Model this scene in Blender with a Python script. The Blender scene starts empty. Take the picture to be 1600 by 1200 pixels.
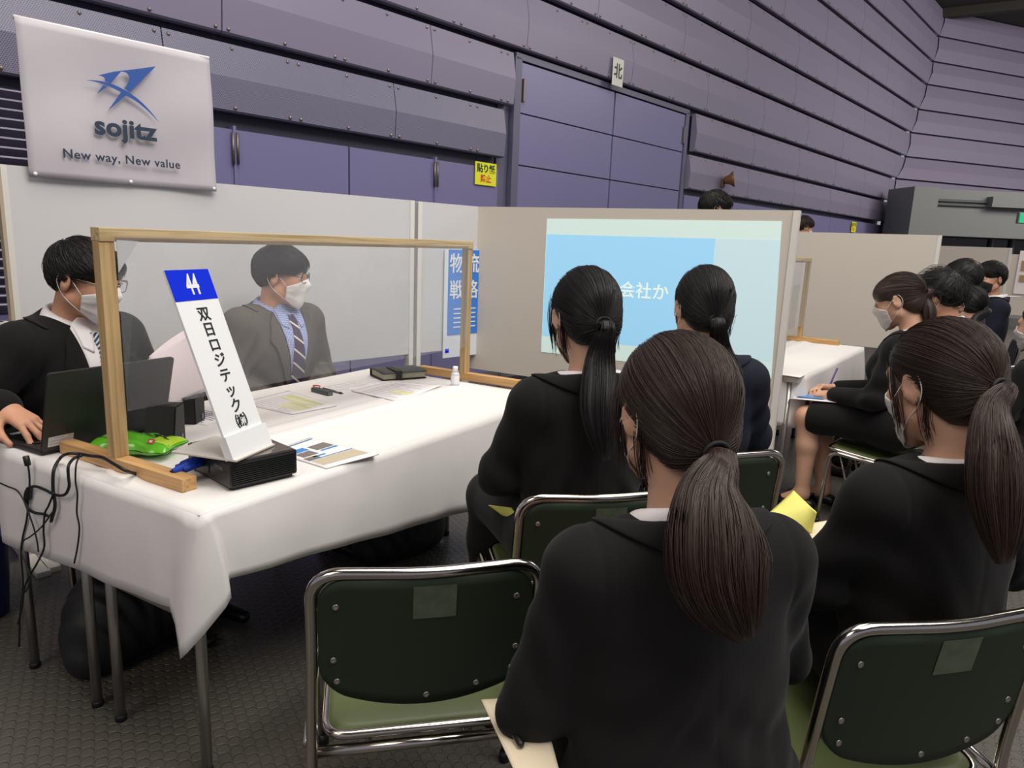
import bpy, bmesh, math, random
import numpy as np
from mathutils import Vector, Matrix, Quaternion, Euler
from mathutils.geometry import tessellate_polygon

SC = bpy.context.scene
COL = SC.collection
random.seed(7); RNG = np.random.default_rng(11)
R_ = math.radians

# ------------------------------------------------------------------ camera
CAM_R = np.array([[0.50417717, 0.15109897, -0.85027906],
                  [-0.86271363, 0.13272517, -0.48796436],
                  [0.03912252, 0.97956783, 0.19727214]])
CAM_H = 1.35
CAM_F = 1102.95                      # focal length in pixels of the 1600 px frame
cd = bpy.data.cameras.new('camera'); cam = bpy.data.objects.new('camera', cd); COL.objects.link(cam)
cd.sensor_width = 36.0; cd.sensor_fit = 'HORIZONTAL'; cd.lens = CAM_F/1600*36; cd.clip_start = 0.05; cd.clip_end = 200
cam.matrix_world = Matrix([list(CAM_R[i])+[[0, 0, CAM_H][i]] for i in range(3)]+[[0, 0, 0, 1]])
SC.camera = cam

# ------------------------------------------------------------------ view, world, lights
SC.view_settings.view_transform = 'Standard'; SC.view_settings.look = 'None'
SC.view_settings.exposure = 0.0; SC.view_settings.gamma = 1.0; SC.view_settings.use_curve_mapping = False
w = bpy.data.worlds.new('hall_air'); SC.world = w; w.use_nodes = True
bg = w.node_tree.nodes['Background']; bg.inputs[0].default_value = (0.80, 0.80, 0.95, 1); bg.inputs[1].default_value = 0.38

def area(name, loc, target, sx, sy, power, col):
    l = bpy.data.lights.new(name, 'AREA'); l.shape = 'RECTANGLE'; l.size = sx; l.size_y = sy; l.energy = power; l.color = col
    o = bpy.data.objects.new(name, l); COL.objects.link(o); o.location = loc
    o.rotation_euler = (Vector(target)-Vector(loc)).to_track_quat('-Z', 'Y').to_euler()
    return o
area('hall_lamps_front', (1.5, -2.2, 6.9), (2.2, 1.5, 0.5), 5, 4, 520, (1.0, 0.97, 0.93))
area('hall_lamps_over', (3.0, 1.2, 7.0), (3.0, 1.2, 0), 6, 2.5, 265, (1.0, 0.95, 0.86))
area('fill_left', (-4.0, 1.5, 6.0), (3.0, 1.5, 0.8), 3, 3, 120, (1.0, 0.88, 0.75))  # added fill for surfaces facing left, not a known fitting of the hall
area('hall_lamps_far', (13.5, -4.5, 6.8), (15.5, 0.5, 1.5), 8, 4, 620, (1.0, 0.93, 0.84))
area('fill_end_wall', (17.0, -9.0, 6.5), (24.0, -6.5, 3.5), 8, 4, 900, (1.0, 0.92, 0.84))  # added lamp that brightens the end wall, no fixture seen there

# ------------------------------------------------------------------ helpers: pixels to points on known planes
def ray(x, y):
    return CAM_R @ np.array([x-800.0, 600.0-y, -CAM_F])
def at(x, y, z=None, X=None, Y=None):
    d = ray(x, y)
    t = (z-CAM_H)/d[2] if z is not None else (X/d[0] if X is not None else Y/d[1])
    return Vector(np.array([0, 0, CAM_H])+t*d)

# ------------------------------------------------------------------ materials
def lin(c):
    return tuple((v/12.92 if v <= 0.04045 else ((v+0.055)/1.055)**2.4) for v in [x/255.0 for x in c])
MATS = {}
def mat(name, rgb, rough=0.6, metal=0.0, spec=0.5, noise=None, bump=None, emit=None, coat=0.0, sheen=0.0):
    """rgb in sRGB 0-255.  noise=(scale, amount) mottles the colour, bump=(scale, strength)"""
    if name in MATS: return MATS[name]
    m = bpy.data.materials.new(name); m.use_nodes = True; nt = m.node_tree; b = nt.nodes['Principled BSDF']
    c = lin(rgb)
    b.inputs['Base Color'].default_value = (*c, 1); b.inputs['Roughness'].default_value = rough
    b.inputs['Metallic'].default_value = metal; b.inputs['Specular IOR Level'].default_value = spec
    if coat: b.inputs['Coat Weight'].default_value = coat
    if sheen: b.inputs['Sheen Weight'].default_value = sheen
    if emit: b.inputs['Emission Color'].default_value = (*lin(emit[0]), 1); b.inputs['Emission Strength'].default_value = emit[1]
    if noise or bump:
        tc = nt.nodes.new('ShaderNodeTexCoord')
    if noise:
        n = nt.nodes.new('ShaderNodeTexNoise'); n.inputs['Scale'].default_value = noise[0]; n.inputs['Detail'].default_value = 5
        nt.links.new(tc.outputs['Object'], n.inputs['Vector'])
        mx = nt.nodes.new('ShaderNodeMix'); mx.data_type = 'RGBA'
        a = noise[1]
        mx.inputs['A'].default_value = (*[v*(1-a) for v in c], 1); mx.inputs['B'].default_value = (*[min(1, v*(1+a)) for v in c], 1)
        nt.links.new(n.outputs['Fac'], mx.inputs['Factor']); nt.links.new(mx.outputs['Result'], b.inputs['Base Color'])
    if bump:
        n2 = nt.nodes.new('ShaderNodeTexNoise'); n2.inputs['Scale'].default_value = bump[0]; n2.inputs['Detail'].default_value = 4
        nt.links.new(tc.outputs['Object'], n2.inputs['Vector'])
        bp = nt.nodes.new('ShaderNodeBump'); bp.inputs['Strength'].default_value = bump[1]; bp.inputs['Distance'].default_value = 0.01
        nt.links.new(n2.outputs['Fac'], bp.inputs['Height']); nt.links.new(bp.outputs['Normal'], b.inputs['Normal'])
    MATS[name] = m; return m
def nodes_of(m): return m.node_tree.nodes, m.node_tree.links, m.node_tree.nodes['Principled BSDF']
def math_node(nt, op, a, b=None):
    n = nt.nodes.new('ShaderNodeMath'); n.operation = op
    for i, v in enumerate((a, b)):
        if v is None: continue
        if isinstance(v, (int, float)): n.inputs[i].default_value = v
        else: nt.links.new(v, n.inputs[i])
    return n.outputs[0]

def floor_material():
    m = mat('studded_rubber', (92, 90, 84), 0.33, spec=0.45)
    nt = m.node_tree; N, L, b = nodes_of(m)
    g = N.new('ShaderNodeNewGeometry'); sp = N.new('ShaderNodeSeparateXYZ'); L.new(g.outputs['Position'], sp.inputs[0])
    s = 0.036
    u = math_node(nt, 'DIVIDE', sp.outputs[0], s); v = math_node(nt, 'DIVIDE', sp.outputs[1], s*0.866)
    row = math_node(nt, 'FLOOR', v); odd = math_node(nt, 'MULTIPLY', math_node(nt, 'MODULO', math_node(nt, 'ABSOLUTE', row), 2.0), 0.5)
    fu = math_node(nt, 'SUBTRACT', math_node(nt, 'FRACT', math_node(nt, 'ADD', u, odd)), 0.5)
    fv = math_node(nt, 'MULTIPLY', math_node(nt, 'SUBTRACT', math_node(nt, 'FRACT', v), 0.5), 0.866)
    d = math_node(nt, 'SQRT', math_node(nt, 'ADD', math_node(nt, 'MULTIPLY', fu, fu), math_node(nt, 'MULTIPLY', fv, fv)))
    mr = N.new('ShaderNodeMapRange'); mr.interpolation_type = 'SMOOTHSTEP'; L.new(d, mr.inputs[0])
    mr.inputs[1].default_value = 0.47; mr.inputs[2].default_value = 0.39; mr.inputs[3].default_value = 0.0; mr.inputs[4].default_value = 1.0
    bp = N.new('ShaderNodeBump'); bp.inputs['Strength'].default_value = 0.8; bp.inputs['Distance'].default_value = 0.004
    L.new(mr.outputs[0], bp.inputs['Height']); L.new(bp.outputs['Normal'], b.inputs['Normal'])
    n = N.new('ShaderNodeTexNoise'); n.inputs['Scale'].default_value = 2.2; n.inputs['Detail'].default_value = 6; L.new(g.outputs['Position'], n.inputs['Vector'])
    ring = math_node(nt, 'MULTIPLY', math_node(nt, 'COMPARE', d, 0.43), 1.0)
    ring.node.inputs[2].default_value = 0.035
    mx = N.new('ShaderNodeMix'); mx.data_type = 'RGBA'; mx.inputs['A'].default_value = (*lin((42, 40, 37)), 1); mx.inputs['B'].default_value = (*lin((62, 59, 54)), 1)
    L.new(n.outputs['Fac'], mx.inputs['Factor'])
    mx2 = N.new('ShaderNodeMix'); mx2.data_type = 'RGBA'; mx2.inputs['B'].default_value = (*lin((104, 100, 92)), 1)
    L.new(math_node(nt, 'MULTIPLY', ring, 0.55), mx2.inputs['Factor']); L.new(mx.outputs['Result'], mx2.inputs['A']); L.new(mx2.outputs['Result'], b.inputs['Base Color'])
    return m
def perforated_material():
    m = mat('perforated_lilac_metal', (142, 137, 166), 0.45)
    nt = m.node_tree; N, L, b = nodes_of(m)
    tc = N.new('ShaderNodeTexCoord'); sp = N.new('ShaderNodeSeparateXYZ'); L.new(tc.outputs['Object'], sp.inputs[0])
    s = 0.013
    u = math_node(nt, 'DIVIDE', sp.outputs[0], s); v = math_node(nt, 'DIVIDE', sp.outputs[2], s*0.8)
    odd = math_node(nt, 'MULTIPLY', math_node(nt, 'MODULO', math_node(nt, 'FLOOR', v), 2.0), 0.5)
    fu = math_node(nt, 'SUBTRACT', math_node(nt, 'FRACT', math_node(nt, 'ADD', u, odd)), 0.5)
    fv = math_node(nt, 'SUBTRACT', math_node(nt, 'FRACT', v), 0.5)
    d = math_node(nt, 'SQRT', math_node(nt, 'ADD', math_node(nt, 'MULTIPLY', fu, fu), math_node(nt, 'MULTIPLY', fv, fv)))
    hole = math_node(nt, 'LESS_THAN', d, 0.27)
    mx = N.new('ShaderNodeMix'); mx.data_type = 'RGBA'; mx.inputs['A'].default_value = (*lin((122, 119, 142)), 1); mx.inputs['B'].default_value = (*lin((52, 50, 64)), 1)
    L.new(hole, mx.inputs['Factor']); L.new(mx.outputs['Result'], b.inputs['Base Color'])
    return m
def wood_material(name, rgb, axis=0):
    m = mat(name, rgb, 0.55)
    N, L, b = nodes_of(m)
    tc = N.new('ShaderNodeTexCoord'); mp = N.new('ShaderNodeMapping'); L.new(tc.outputs['Object'], mp.inputs[0])
    sc = [90, 90, 90]; sc[axis] = 3.0; mp.inputs['Scale'].default_value = sc
    n = N.new('ShaderNodeTexNoise'); n.inputs['Scale'].default_value = 1.0; n.inputs['Detail'].default_value = 5; n.inputs['Distortion'].default_value = 0.6; L.new(mp.outputs[0], n.inputs['Vector'])
    cr = N.new('ShaderNodeValToRGB'); c = lin(rgb)
    cr.color_ramp.elements[0].position = 0.3; cr.color_ramp.elements[0].color = (c[0]*0.62, c[1]*0.55, c[2]*0.45, 1)
    cr.color_ramp.elements[1].position = 0.6; cr.color_ramp.elements[1].color = (*c, 1)
    L.new(n.outputs['Fac'], cr.inputs[0]); L.new(cr.outputs[0], b.inputs['Base Color'])
    return m
def film_material():
    m = bpy.data.materials.new('clear_vinyl_film'); m.use_nodes = True; nt = m.node_tree; nt.nodes.clear()
    o = nt.nodes.new('ShaderNodeOutputMaterial'); t = nt.nodes.new('ShaderNodeBsdfTransparent'); g = nt.nodes.new('ShaderNodeBsdfGlossy'); d = nt.nodes.new('ShaderNodeBsdfDiffuse')
    t.inputs[0].default_value = (0.96, 0.97, 0.98, 1); g.inputs[0].default_value = (1, 1, 1, 1); g.inputs[1].default_value = 0.03; d.inputs[0].default_value = (0.9, 0.9, 0.92, 1)
    fr = nt.nodes.new('ShaderNodeFresnel'); fr.inputs[0].default_value = 1.5
    tc = nt.nodes.new('ShaderNodeTexCoord'); n = nt.nodes.new('ShaderNodeTexNoise'); n.inputs['Scale'].default_value = 3; nt.links.new(tc.outputs['Object'], n.inputs['Vector'])
    bp = nt.nodes.new('ShaderNodeBump'); bp.inputs['Strength'].default_value = 0.05; bp.inputs['Distance'].default_value = 0.01; nt.links.new(n.outputs['Fac'], bp.inputs['Height']); nt.links.new(bp.outputs['Normal'], g.inputs['Normal'])
    a = nt.nodes.new('ShaderNodeMixShader'); a.inputs[0].default_value = 0.10; nt.links.new(t.outputs[0], a.inputs[1]); nt.links.new(d.outputs[0], a.inputs[2])
    b = nt.nodes.new('ShaderNodeMixShader'); k = nt.nodes.new('ShaderNodeMath'); k.operation = 'MULTIPLY'; k.inputs[1].default_value = 0.9
    nt.links.new(fr.outputs[0], k.inputs[0]); nt.links.new(k.outputs[0], b.inputs[0]); nt.links.new(a.outputs[0], b.inputs[1]); nt.links.new(g.outputs[0], b.inputs[2])
    nt.links.new(b.outputs[0], o.inputs[0]); return m
def striped(name, c1, c2, scale, direction, width=0.5, rough=0.6, c3=None):
    """diagonal stripes for woven ties, in object coordinates"""
    m = mat(name, c1, rough); nt = m.node_tree; N, L, b = nodes_of(m)
    tc = N.new('ShaderNodeTexCoord'); dt = N.new('ShaderNodeVectorMath'); dt.operation = 'DOT_PRODUCT'; dt.inputs[1].default_value = direction
    L.new(tc.outputs['Object'], dt.inputs[0])
    f = math_node(nt, 'LESS_THAN', math_node(nt, 'FRACT', math_node(nt, 'MULTIPLY', dt.outputs['Value'], scale)), width)
    mx = N.new('ShaderNodeMix'); mx.data_type = 'RGBA'; mx.inputs['A'].default_value = (*lin(c1), 1); mx.inputs['B'].default_value = (*lin(c2), 1)
    L.new(f, mx.inputs['Factor']); L.new(mx.outputs['Result'], b.inputs['Base Color'])
    return m
def gingham(name, c1, c2, s):
    m = mat(name, c1, 0.75); nt = m.node_tree; N, L, b = nodes_of(m)
    tc = N.new('ShaderNodeTexCoord'); sp = N.new('ShaderNodeSeparateXYZ'); L.new(tc.outputs['Object'], sp.inputs[0])
    fx = math_node(nt, 'LESS_THAN', math_node(nt, 'FRACT', math_node(nt, 'DIVIDE', sp.outputs[0], s)), 0.5)
    fz = math_node(nt, 'LESS_THAN', math_node(nt, 'FRACT', math_node(nt, 'DIVIDE', sp.outputs[2], s)), 0.5)
    f = math_node(nt, 'MULTIPLY', math_node(nt, 'ADD', fx, fz), 0.5)
    mx = N.new('ShaderNodeMix'); mx.data_type = 'RGBA'; mx.inputs['A'].default_value = (*lin(c1), 1); mx.inputs['B'].default_value = (*lin(c2), 1)
    L.new(f, mx.inputs['Factor']); L.new(mx.outputs['Result'], b.inputs['Base Color']); return m
def hair_material(name, dark, light):
    m = mat(name, dark, 0.46, spec=0.45); nt = m.node_tree; N, L, b = nodes_of(m)
    at_ = N.new('ShaderNodeAttribute'); at_.attribute_name = 'flow'
    n = N.new('ShaderNodeTexNoise'); n.inputs['Scale'].default_value = 1.0; n.inputs['Detail'].default_value = 6; n.inputs['Roughness'].default_value = 0.7
    L.new(at_.outputs['Vector'], n.inputs['Vector'])
    mx = N.new('ShaderNodeMix'); mx.data_type = 'RGBA'; mx.inputs['A'].default_value = (*lin(dark), 1); mx.inputs['B'].default_value = (*lin(light), 1)
    cr = N.new('ShaderNodeMapRange'); cr.inputs[1].default_value = 0.35; cr.inputs[2].default_value = 0.7; L.new(n.outputs['Fac'], cr.inputs[0])
    L.new(cr.outputs[0], mx.inputs['Factor']); L.new(mx.outputs['Result'], b.inputs['Base Color'])
    bp = N.new('ShaderNodeBump'); bp.inputs['Strength'].default_value = 0.35; bp.inputs['Distance'].default_value = 0.004
    L.new(n.outputs['Fac'], bp.inputs['Height']); L.new(bp.outputs['Normal'], b.inputs['Normal'])
    return m

# ------------------------------------------------------------------ objects, tags
def link(o, parent=None):
    COL.objects.link(o)
    if parent is not None: o.parent = parent
    return o
def tag(o, label=None, cat=None, group=None, kind=None):
    if label: o['label'] = label
    if cat: o['category'] = cat
    if group: o['group'] = group
    if kind: o['kind'] = kind
    return o
def empty(name, loc=(0, 0, 0), rz=0.0, label=None, cat=None, group=None):
    o = bpy.data.objects.new(name, None); o.empty_display_size = 0.1; COL.objects.link(o)
    o.location = loc; o.rotation_euler = (0, 0, rz)
    return tag(o, label, cat, group)
def mesh_obj(name, verts, faces, m, parent=None, smooth=False, loc=None, rot=None):
    me = bpy.data.meshes.new(name); me.from_pydata([tuple(v) for v in verts], [], [tuple(f) for f in faces]); me.update()
    if smooth: me.polygons.foreach_set('use_smooth', [True]*len(me.polygons))
    if m is not None:
        for mm in (m if isinstance(m, (list, tuple)) else [m]): me.materials.append(mm)
    o = bpy.data.objects.new(name, me); link(o, parent)
    if loc is not None: o.location = loc
    if rot is not None: o.rotation_euler = rot
    return o
def copy_tree(o, parent=None):
    c = o.copy(); COL.objects.link(c); c.parent = parent
    for ch in list(o.children): copy_tree(ch, c)
    return c

class MB:
    """collects shapes and links them as one mesh"""
    def __init__(s): s.v = []; s.f = []; s.sm = []
    def add(s, v, f, smooth=False):
        n = len(s.v); s.v += [tuple(p) for p in v]; s.f += [tuple(i+n for i in q) for q in f]; s.sm += [smooth]*len(f); return s
    def box(s, c, size, rot=None, bev=0.0):
        bm = bmesh.new(); bmesh.ops.create_cube(bm, size=1.0)
        bmesh.ops.scale(bm, vec=size, verts=bm.verts)
        if bev > 0: bmesh.ops.bevel(bm, geom=list(bm.edges), offset=bev, segments=2, affect='EDGES', profile=0.6)
        M = Matrix.Translation(Vector(c))
        if rot is not None: M = M @ (rot.to_4x4() if hasattr(rot, 'to_4x4') else Euler(rot).to_matrix().to_4x4())
        bm.transform(M); bm.verts.index_update()
        s.add([v.co[:] for v in bm.verts], [[v.index for v in f.verts] for f in bm.faces]); bm.free(); return s
    def tube(s, pts, r, seg=10, closed=False, cap=True):
        P = [Vector(p) for p in pts]; n = len(P); rr = r if isinstance(r, (list, tuple)) else [r]*n
        T = []
        for i in range(n):
            a = P[(i-1) % n] if (closed or i > 0) else P[i]; b = P[(i+1) % n] if (closed or i < n-1) else P[i]
            T.append((b-a).normalized() if (b-a).length > 1e-9 else Vector((0, 0, 1)))
        u = T[0].orthogonal().normalized(); V = []; F = []
        for i in range(n):
            if i > 0:
                q = T[i-1].rotation_difference(T[i]); u = (q @ u); u = (u-u.dot(T[i])*T[i]).normalized()
            w_ = T[i].cross(u)
            for k in range(seg):
                a = 2*math.pi*k/seg; V.append(P[i]+rr[i]*(math.cos(a)*u+math.sin(a)*w_))
        for i in range(n if closed else n-1):
            for k in range(seg):
                a = i*seg+k; b = i*seg+(k+1) % seg; j = ((i+1) % n)*seg
                F.append((a, b, j+(k+1) % seg, j+k))
        if cap and not closed:
            F.append(tuple(range(seg))[::-1]); F.append(tuple((n-1)*seg+k for k in range(seg)))
        return s.add(V, F, True)
    def lathe(s, c, prof, seg=24):
        V = []; F = []
        for (r, z) in prof:
            for k in range(seg):
                a = 2*math.pi*k/seg; V.append((c[0]+r*math.cos(a), c[1]+r*math.sin(a), c[2]+z))
        for i in range(len(prof)-1):
            for k in range(seg):
                F.append((i*seg+k, i*seg+(k+1) % seg, (i+1)*seg+(k+1) % seg, (i+1)*seg+k))
        F.append(tuple(range(seg))[::-1]); F.append(tuple((len(prof)-1)*seg+k for k in range(seg)))
        return s.add(V, F, True)
    def prism(s, poly, thick, frame):
        """poly: 2D outline, frame: function (a, b, depth) -> point"""
        n = len(poly); V = [frame(a, b, 0) for a, b in poly]+[frame(a, b, thick) for a, b in poly]; F = []
        tri = tessellate_polygon([[Vector((a, b, 0)) for a, b in poly]])
        for t in tri: F.append(tuple(t)); F.append(tuple(i+n for i in reversed(t)))
        for i in range(n): F.append((i, (i+1) % n, (i+1) % n+n, i+n))
        return s.add(V, F)
    def grid(s, fn, nu, nv, smooth=True):
        V = [fn(i/(nu-1), j/(nv-1)) for j in range(nv) for i in range(nu)]
        F = [(j*nu+i, j*nu+i+1, (j+1)*nu+i+1, (j+1)*nu+i) for j in range(nv-1) for i in range(nu-1)]
        return s.add(V, F, smooth)
    def build(s, name, m, parent=None, loc=None, rot=None, recalc=True):
        me = bpy.data.meshes.new(name); me.from_pydata(s.v, [], s.f); me.update()
        me.polygons.foreach_set('use_smooth', s.sm)
        if recalc:
            bm = bmesh.new(); bm.from_mesh(me); bmesh.ops.recalc_face_normals(bm, faces=bm.faces); bm.to_mesh(me); bm.free()
        for mm in (m if isinstance(m, (list, tuple)) else [m]): me.materials.append(mm)
        o = bpy.data.objects.new(name, me); link(o, parent)
        if loc is not None: o.location = loc
        if rot is not None: o.rotation_euler = rot
        return o

def fillet(pts, r, n=6, closed=False):
    """round the corners of a polyline"""
    P = [Vector(p) for p in pts]; out = []; N = len(P)
    for i in range(N):
        if not closed and i in (0, N-1): out.append(P[i]); continue
        a, b, c = P[(i-1) % N], P[i], P[(i+1) % N]
        d1 = (a-b); d2 = (c-b); q = min(r, d1.length*0.49, d2.length*0.49)
        p1 = b+d1.normalized()*q; p2 = b+d2.normalized()*q
        for k in range(n+1):
            t = k/n; out.append((1-t)**2*p1+2*t*(1-t)*b+t*t*p2)
    return out
def catmull(pts, n=8):
    P = [Vector(p) for p in pts]; P = [2*P[0]-P[1]]+P+[2*P[-1]-P[-2]]; out = []
    for i in range(1, len(P)-2):
        for k in range(n):
            t = k/n; a, b, c, d = P[i-1:i+3]
            out.append(0.5*((2*b)+(c-a)*t+(2*a-5*b+4*c-d)*t*t+(3*b-a-3*c+d)*t**3))
    out.append(P[-2]); return out

def text_mesh(body, size, depth=0.0005, spacing=1.0, align='CENTER', shear=0.0, bold=0.0, xs=1.0):
    """text as a list of vertices and faces in its own XY plane (centre aligned)"""
    c = bpy.data.curves.new('text', 'FONT'); c.body = body; c.size = size; c.align_x = align; c.align_y = 'CENTER'
    c.extrude = depth; c.space_character = spacing; c.shear = shear; c.offset = bold; c.resolution_u = 4
    o = bpy.data.objects.new('text', c); COL.objects.link(o)
    dg = bpy.context.evaluated_depsgraph_get(); me = bpy.data.meshes.new_from_object(o.evaluated_get(dg))
    v = [(p.co.x*xs, p.co.y, p.co.z) for p in me.vertices]; f = [tuple(p.vertices) for p in me.polygons]
    bpy.data.objects.remove(o); bpy.data.curves.remove(c); bpy.data.meshes.remove(me)
    return v, f
def put_text(mb, body, size, origin, ax, ay, **k):
    """add text to a mesh: centre at origin, ax = reading direction, ay = up direction"""
    v, f = text_mesh(body, size, **k); ax = Vector(ax); ay = Vector(ay); az = ax.cross(ay); o = Vector(origin)
    mb.add([o+ax*p[0]+ay*p[1]+az*p[2] for p in v], f)

# ------------------------------------------------------------------ common materials
M_FLOOR = floor_material()
M_LILAC = mat('lilac_metal_panel', (124, 118, 140), 0.42, noise=(0.8, 0.06))
M_LILAC2 = mat('lilac_painted_door', (114, 110, 150), 0.4, noise=(1.2, 0.04))
M_PERF = perforated_material()
M_GAP = mat('dark_joint_channel', (52, 50, 66), 0.5)
M_BOLT = mat('panel_bolt', (150, 140, 132), 0.4, metal=0.6)
M_GREYW = mat('grey_entrance_paint', (108, 112, 112), 0.6)
M_DARKGLASS = mat('dark_window', (30, 34, 38), 0.1)
M_CEIL = mat('dark_ceiling', (44, 40, 38), 0.8)
M_BOARD = mat('white_partition_board', (208, 206, 206), 0.6, noise=(2, 0.02))
M_BOARD2 = mat('beige_partition_board', (212, 203, 190), 0.6, noise=(2, 0.02))
M_BOARDEDGE = mat('white_edge_strip', (226, 222, 214), 0.5)
M_SEAM = mat('grey_seam_post', (140, 138, 136), 0.5)
M_PINE = wood_material('pine_wood_upright', (206, 174, 124), 2)
M_PINEX = wood_material('pine_wood_rail', (214, 190, 146), 0)
M_PINEY = wood_material('pine_wood_foot', (212, 168, 112), 1)
M_FILM = film_material()
M_CLOTH = mat('white_tablecloth', (230, 226, 223), 0.85, bump=(9, 0.18), sheen=0.1)
M_CHROME = mat('chrome_tube', (190, 184, 176), 0.16, metal=1.0)
M_STEEL = mat('dull_steel_leg', (176, 172, 166), 0.32, metal=0.9)
M_GREEN = mat('green_chair_shell', (40, 50, 37), 0.5, spec=0.3, noise=(6, 0.08))
M_SEAT = mat('green_chair_seat', (84, 94, 54), 0.45, noise=(7, 0.12))
M_TAPE = mat('worn_tape_patch', (84, 94, 74), 0.3, noise=(28, 0.75))
M_BLACKP = mat('black_plastic', (22, 22, 23), 0.4)
M_BLACKM = mat('matt_black_plastic', (30, 30, 31), 0.55)
M_WHITE = mat('white_plastic', (236, 236, 236), 0.4)
M_PAPER = mat('white_paper', (238, 232, 232), 0.7)
M_CREAM = mat('cream_paper', (230, 214, 186), 0.7)
M_YELLOW = mat('yellow_folder', (232, 228, 120), 0.5)
M_BLUE = mat('sign_blue', (10, 44, 214), 0.5, spec=0.1)
M_INK = mat('black_ink', (22, 24, 30), 0.6)
M_NAVYINK = mat('navy_print', (38, 52, 74), 0.6)
M_LOGOBLUE = mat('logo_blue_print', (44, 84, 160), 0.6)
M_RED = mat('red_print', (206, 50, 40), 0.6)
M_SIGNY = mat('yellow_notice', (226, 226, 30), 0.5)
M_BANNER = mat('white_banner_cloth', (190, 184, 190), 0.75, bump=(4, 0.35))
M_CABLE = mat('black_cable', (20, 20, 22), 0.5)
M_SKIN = mat('skin', (205, 152, 122), 0.5, spec=0.35, noise=(14, 0.05))
M_SKIN2 = mat('light_skin', (212, 166, 138), 0.5, spec=0.35, noise=(14, 0.05))
M_SUIT = mat('black_suit_cloth', (28, 27, 27), 0.92, spec=0.12, sheen=0.06, bump=(160, 0.05))
M_SUITN = mat('navy_suit_cloth', (25, 28, 40), 0.88, spec=0.25, bump=(160, 0.05))
M_SUITG = mat('grey_wool_suit', (92, 86, 82), 0.9, spec=0.2, noise=(90, 0.14), bump=(200, 0.08))
M_SHIRT = mat('white_shirt', (228, 222, 222), 0.7)
M_SHIRTB = gingham('blue_checked_shirt', (196, 204, 232), (92, 108, 170), 0.007)
M_MASK = mat('white_mask', (234, 230, 224), 0.75)
M_MASKB = mat('black_mask', (34, 36, 40), 0.75)
M_HAIRB = hair_material('black_hair', (16, 14, 14), (34, 30, 29))
M_HAIRN = hair_material('dark_brown_hair', (38, 27, 23), (74, 56, 47))
M_TIE1 = striped('blue_striped_tie', (40, 52, 82), (196, 200, 206), 95, (0.55, 0, 0.83), 0.42)
M_TIE2 = striped('purple_striped_tie', (66, 50, 84), (222, 212, 196), 21, (-0.62, 0, 0.78), 0.16)
M_SHOE = mat('black_leather', (20, 20, 21), 0.3)
M_STOCK = mat('sheer_stocking', (186, 138, 108), 0.5)

# ------------------------------------------------------------------ the setting
def struct(o): o['kind'] = 'structure'; return o
mb = MB(); mb.add([(-8, -12, 0), (32, -12, 0), (32, 14, 0), (-8, 14, 0)], [(0, 1, 2, 3)])
struct(mb.build('floor', M_FLOOR))
mb = MB(); mb.box((12, 1, 7.55), (40, 26, 0.1)); struct(mb.build('ceiling', M_CEIL))
for k in range(7):
    mb = MB(); mb.box((2+4*k, 0, 7.4), (0.25, 24, 0.22)); struct(mb.build('trim_%d' % (k+20), M_CEIL))

WAZ = R_(-11.837); WU = Vector((math.cos(WAZ), math.sin(WAZ), 0)); WN = Vector((-WU.y, WU.x, 0)); WD = 5.1137
ZS = [0.0, 2.14, 2.65, 3.20, 3.77, 4.35, 4.95, 5.61, 6.20, 6.83, 7.5]
UC = [18.4, 18.6, 18.9, 19.26, 19.81, 19.95, 20.34, 20.80, 21.07, 21.26, 21.5]
wall_loc = WN*WD
def wl(mb_, name, m, parent=None):
    o = mb_.build(name, m, None, loc=wall_loc, rot=(0, 0, WAZ)); return struct(o)
# recessed backing with the dark joints
mb = MB()
for k in range(len(ZS)-1):
    mb.add([(-4, 0.02, ZS[k]), (UC[k], 0.02, ZS[k]), (UC[k+1], 0.02, ZS[k+1]), (-4, 0.02, ZS[k+1])], [(0, 1, 2, 3)])
wall_back = wl(mb, 'wall_back', M_GAP)
def panel_row(k, u0, u1, m, name, skew=True):
    z0, z1 = ZS[k]+0.028, ZS[k+1]-0.028; zm = z0+(z1-z0)*0.5
    mb_ = MB(); u = u0; bolts = MB()
    while u < u1-0.05:
        e = min(u+1.9, u1)
        c0 = e-0.004; s = 0.0
        top = (UC[k+1]-UC[k]) if (skew and abs(e-u1) < 1e-6 and u1 > 15) else 0.0
        prof = [(-0.085, z0), (-0.10, z0+0.012), (-0.118, zm), (-0.075, z1), (-0.02, z1), (-0.02, z0)]
        V = [(u+0.004, y, z) for y, z in prof]+[(c0+top*(z-z0)/(z1-z0), y, z) for y, z in prof]
        n = len(prof); F = [(i, (i+1) % n, (i+1) % n+n, i+n) for i in range(n)]+[tuple(range(n))[::-1], tuple(range(n, 2*n))]
        mb_.add(V, F)
        if u < 16:
            for du in (0.045, -0.045+0.0, 0.475, 0.95-0.045, 0.95+0.045, 1.425):
                uu = u+du
                if uu < u0+0.02 or uu > u1-0.02: continue
                for zz, yy in ((z0+0.03, -0.104), (z1-0.03, -0.08)):
                    bolts.lathe((0, 0, 0), [(0.0, 0), (0.013, 0.0), (0.011, 0.008), (0.001, 0.012)], 8)
                    nv = 32
                    bolts.v[-nv:] = [(uu+p[0], yy-p[2], zz+p[1]) for p in bolts.v[-nv:]]
        u = e
    o = wl(mb_, name, m)
    if bolts.v: wl(bolts, name.replace('trim', 'trim_bolts'), M_BOLT)
panel_row(1, -3.6, 5.38, M_PERF, 'trim_1')
panel_row(1, 9.13, UC[1], M_LILAC, 'trim_2')
panel_row(2, -3.2, 5.49, M_LILAC, 'trim_3')
panel_row(2, 9.22, UC[2], M_LILAC, 'trim_4')
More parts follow.
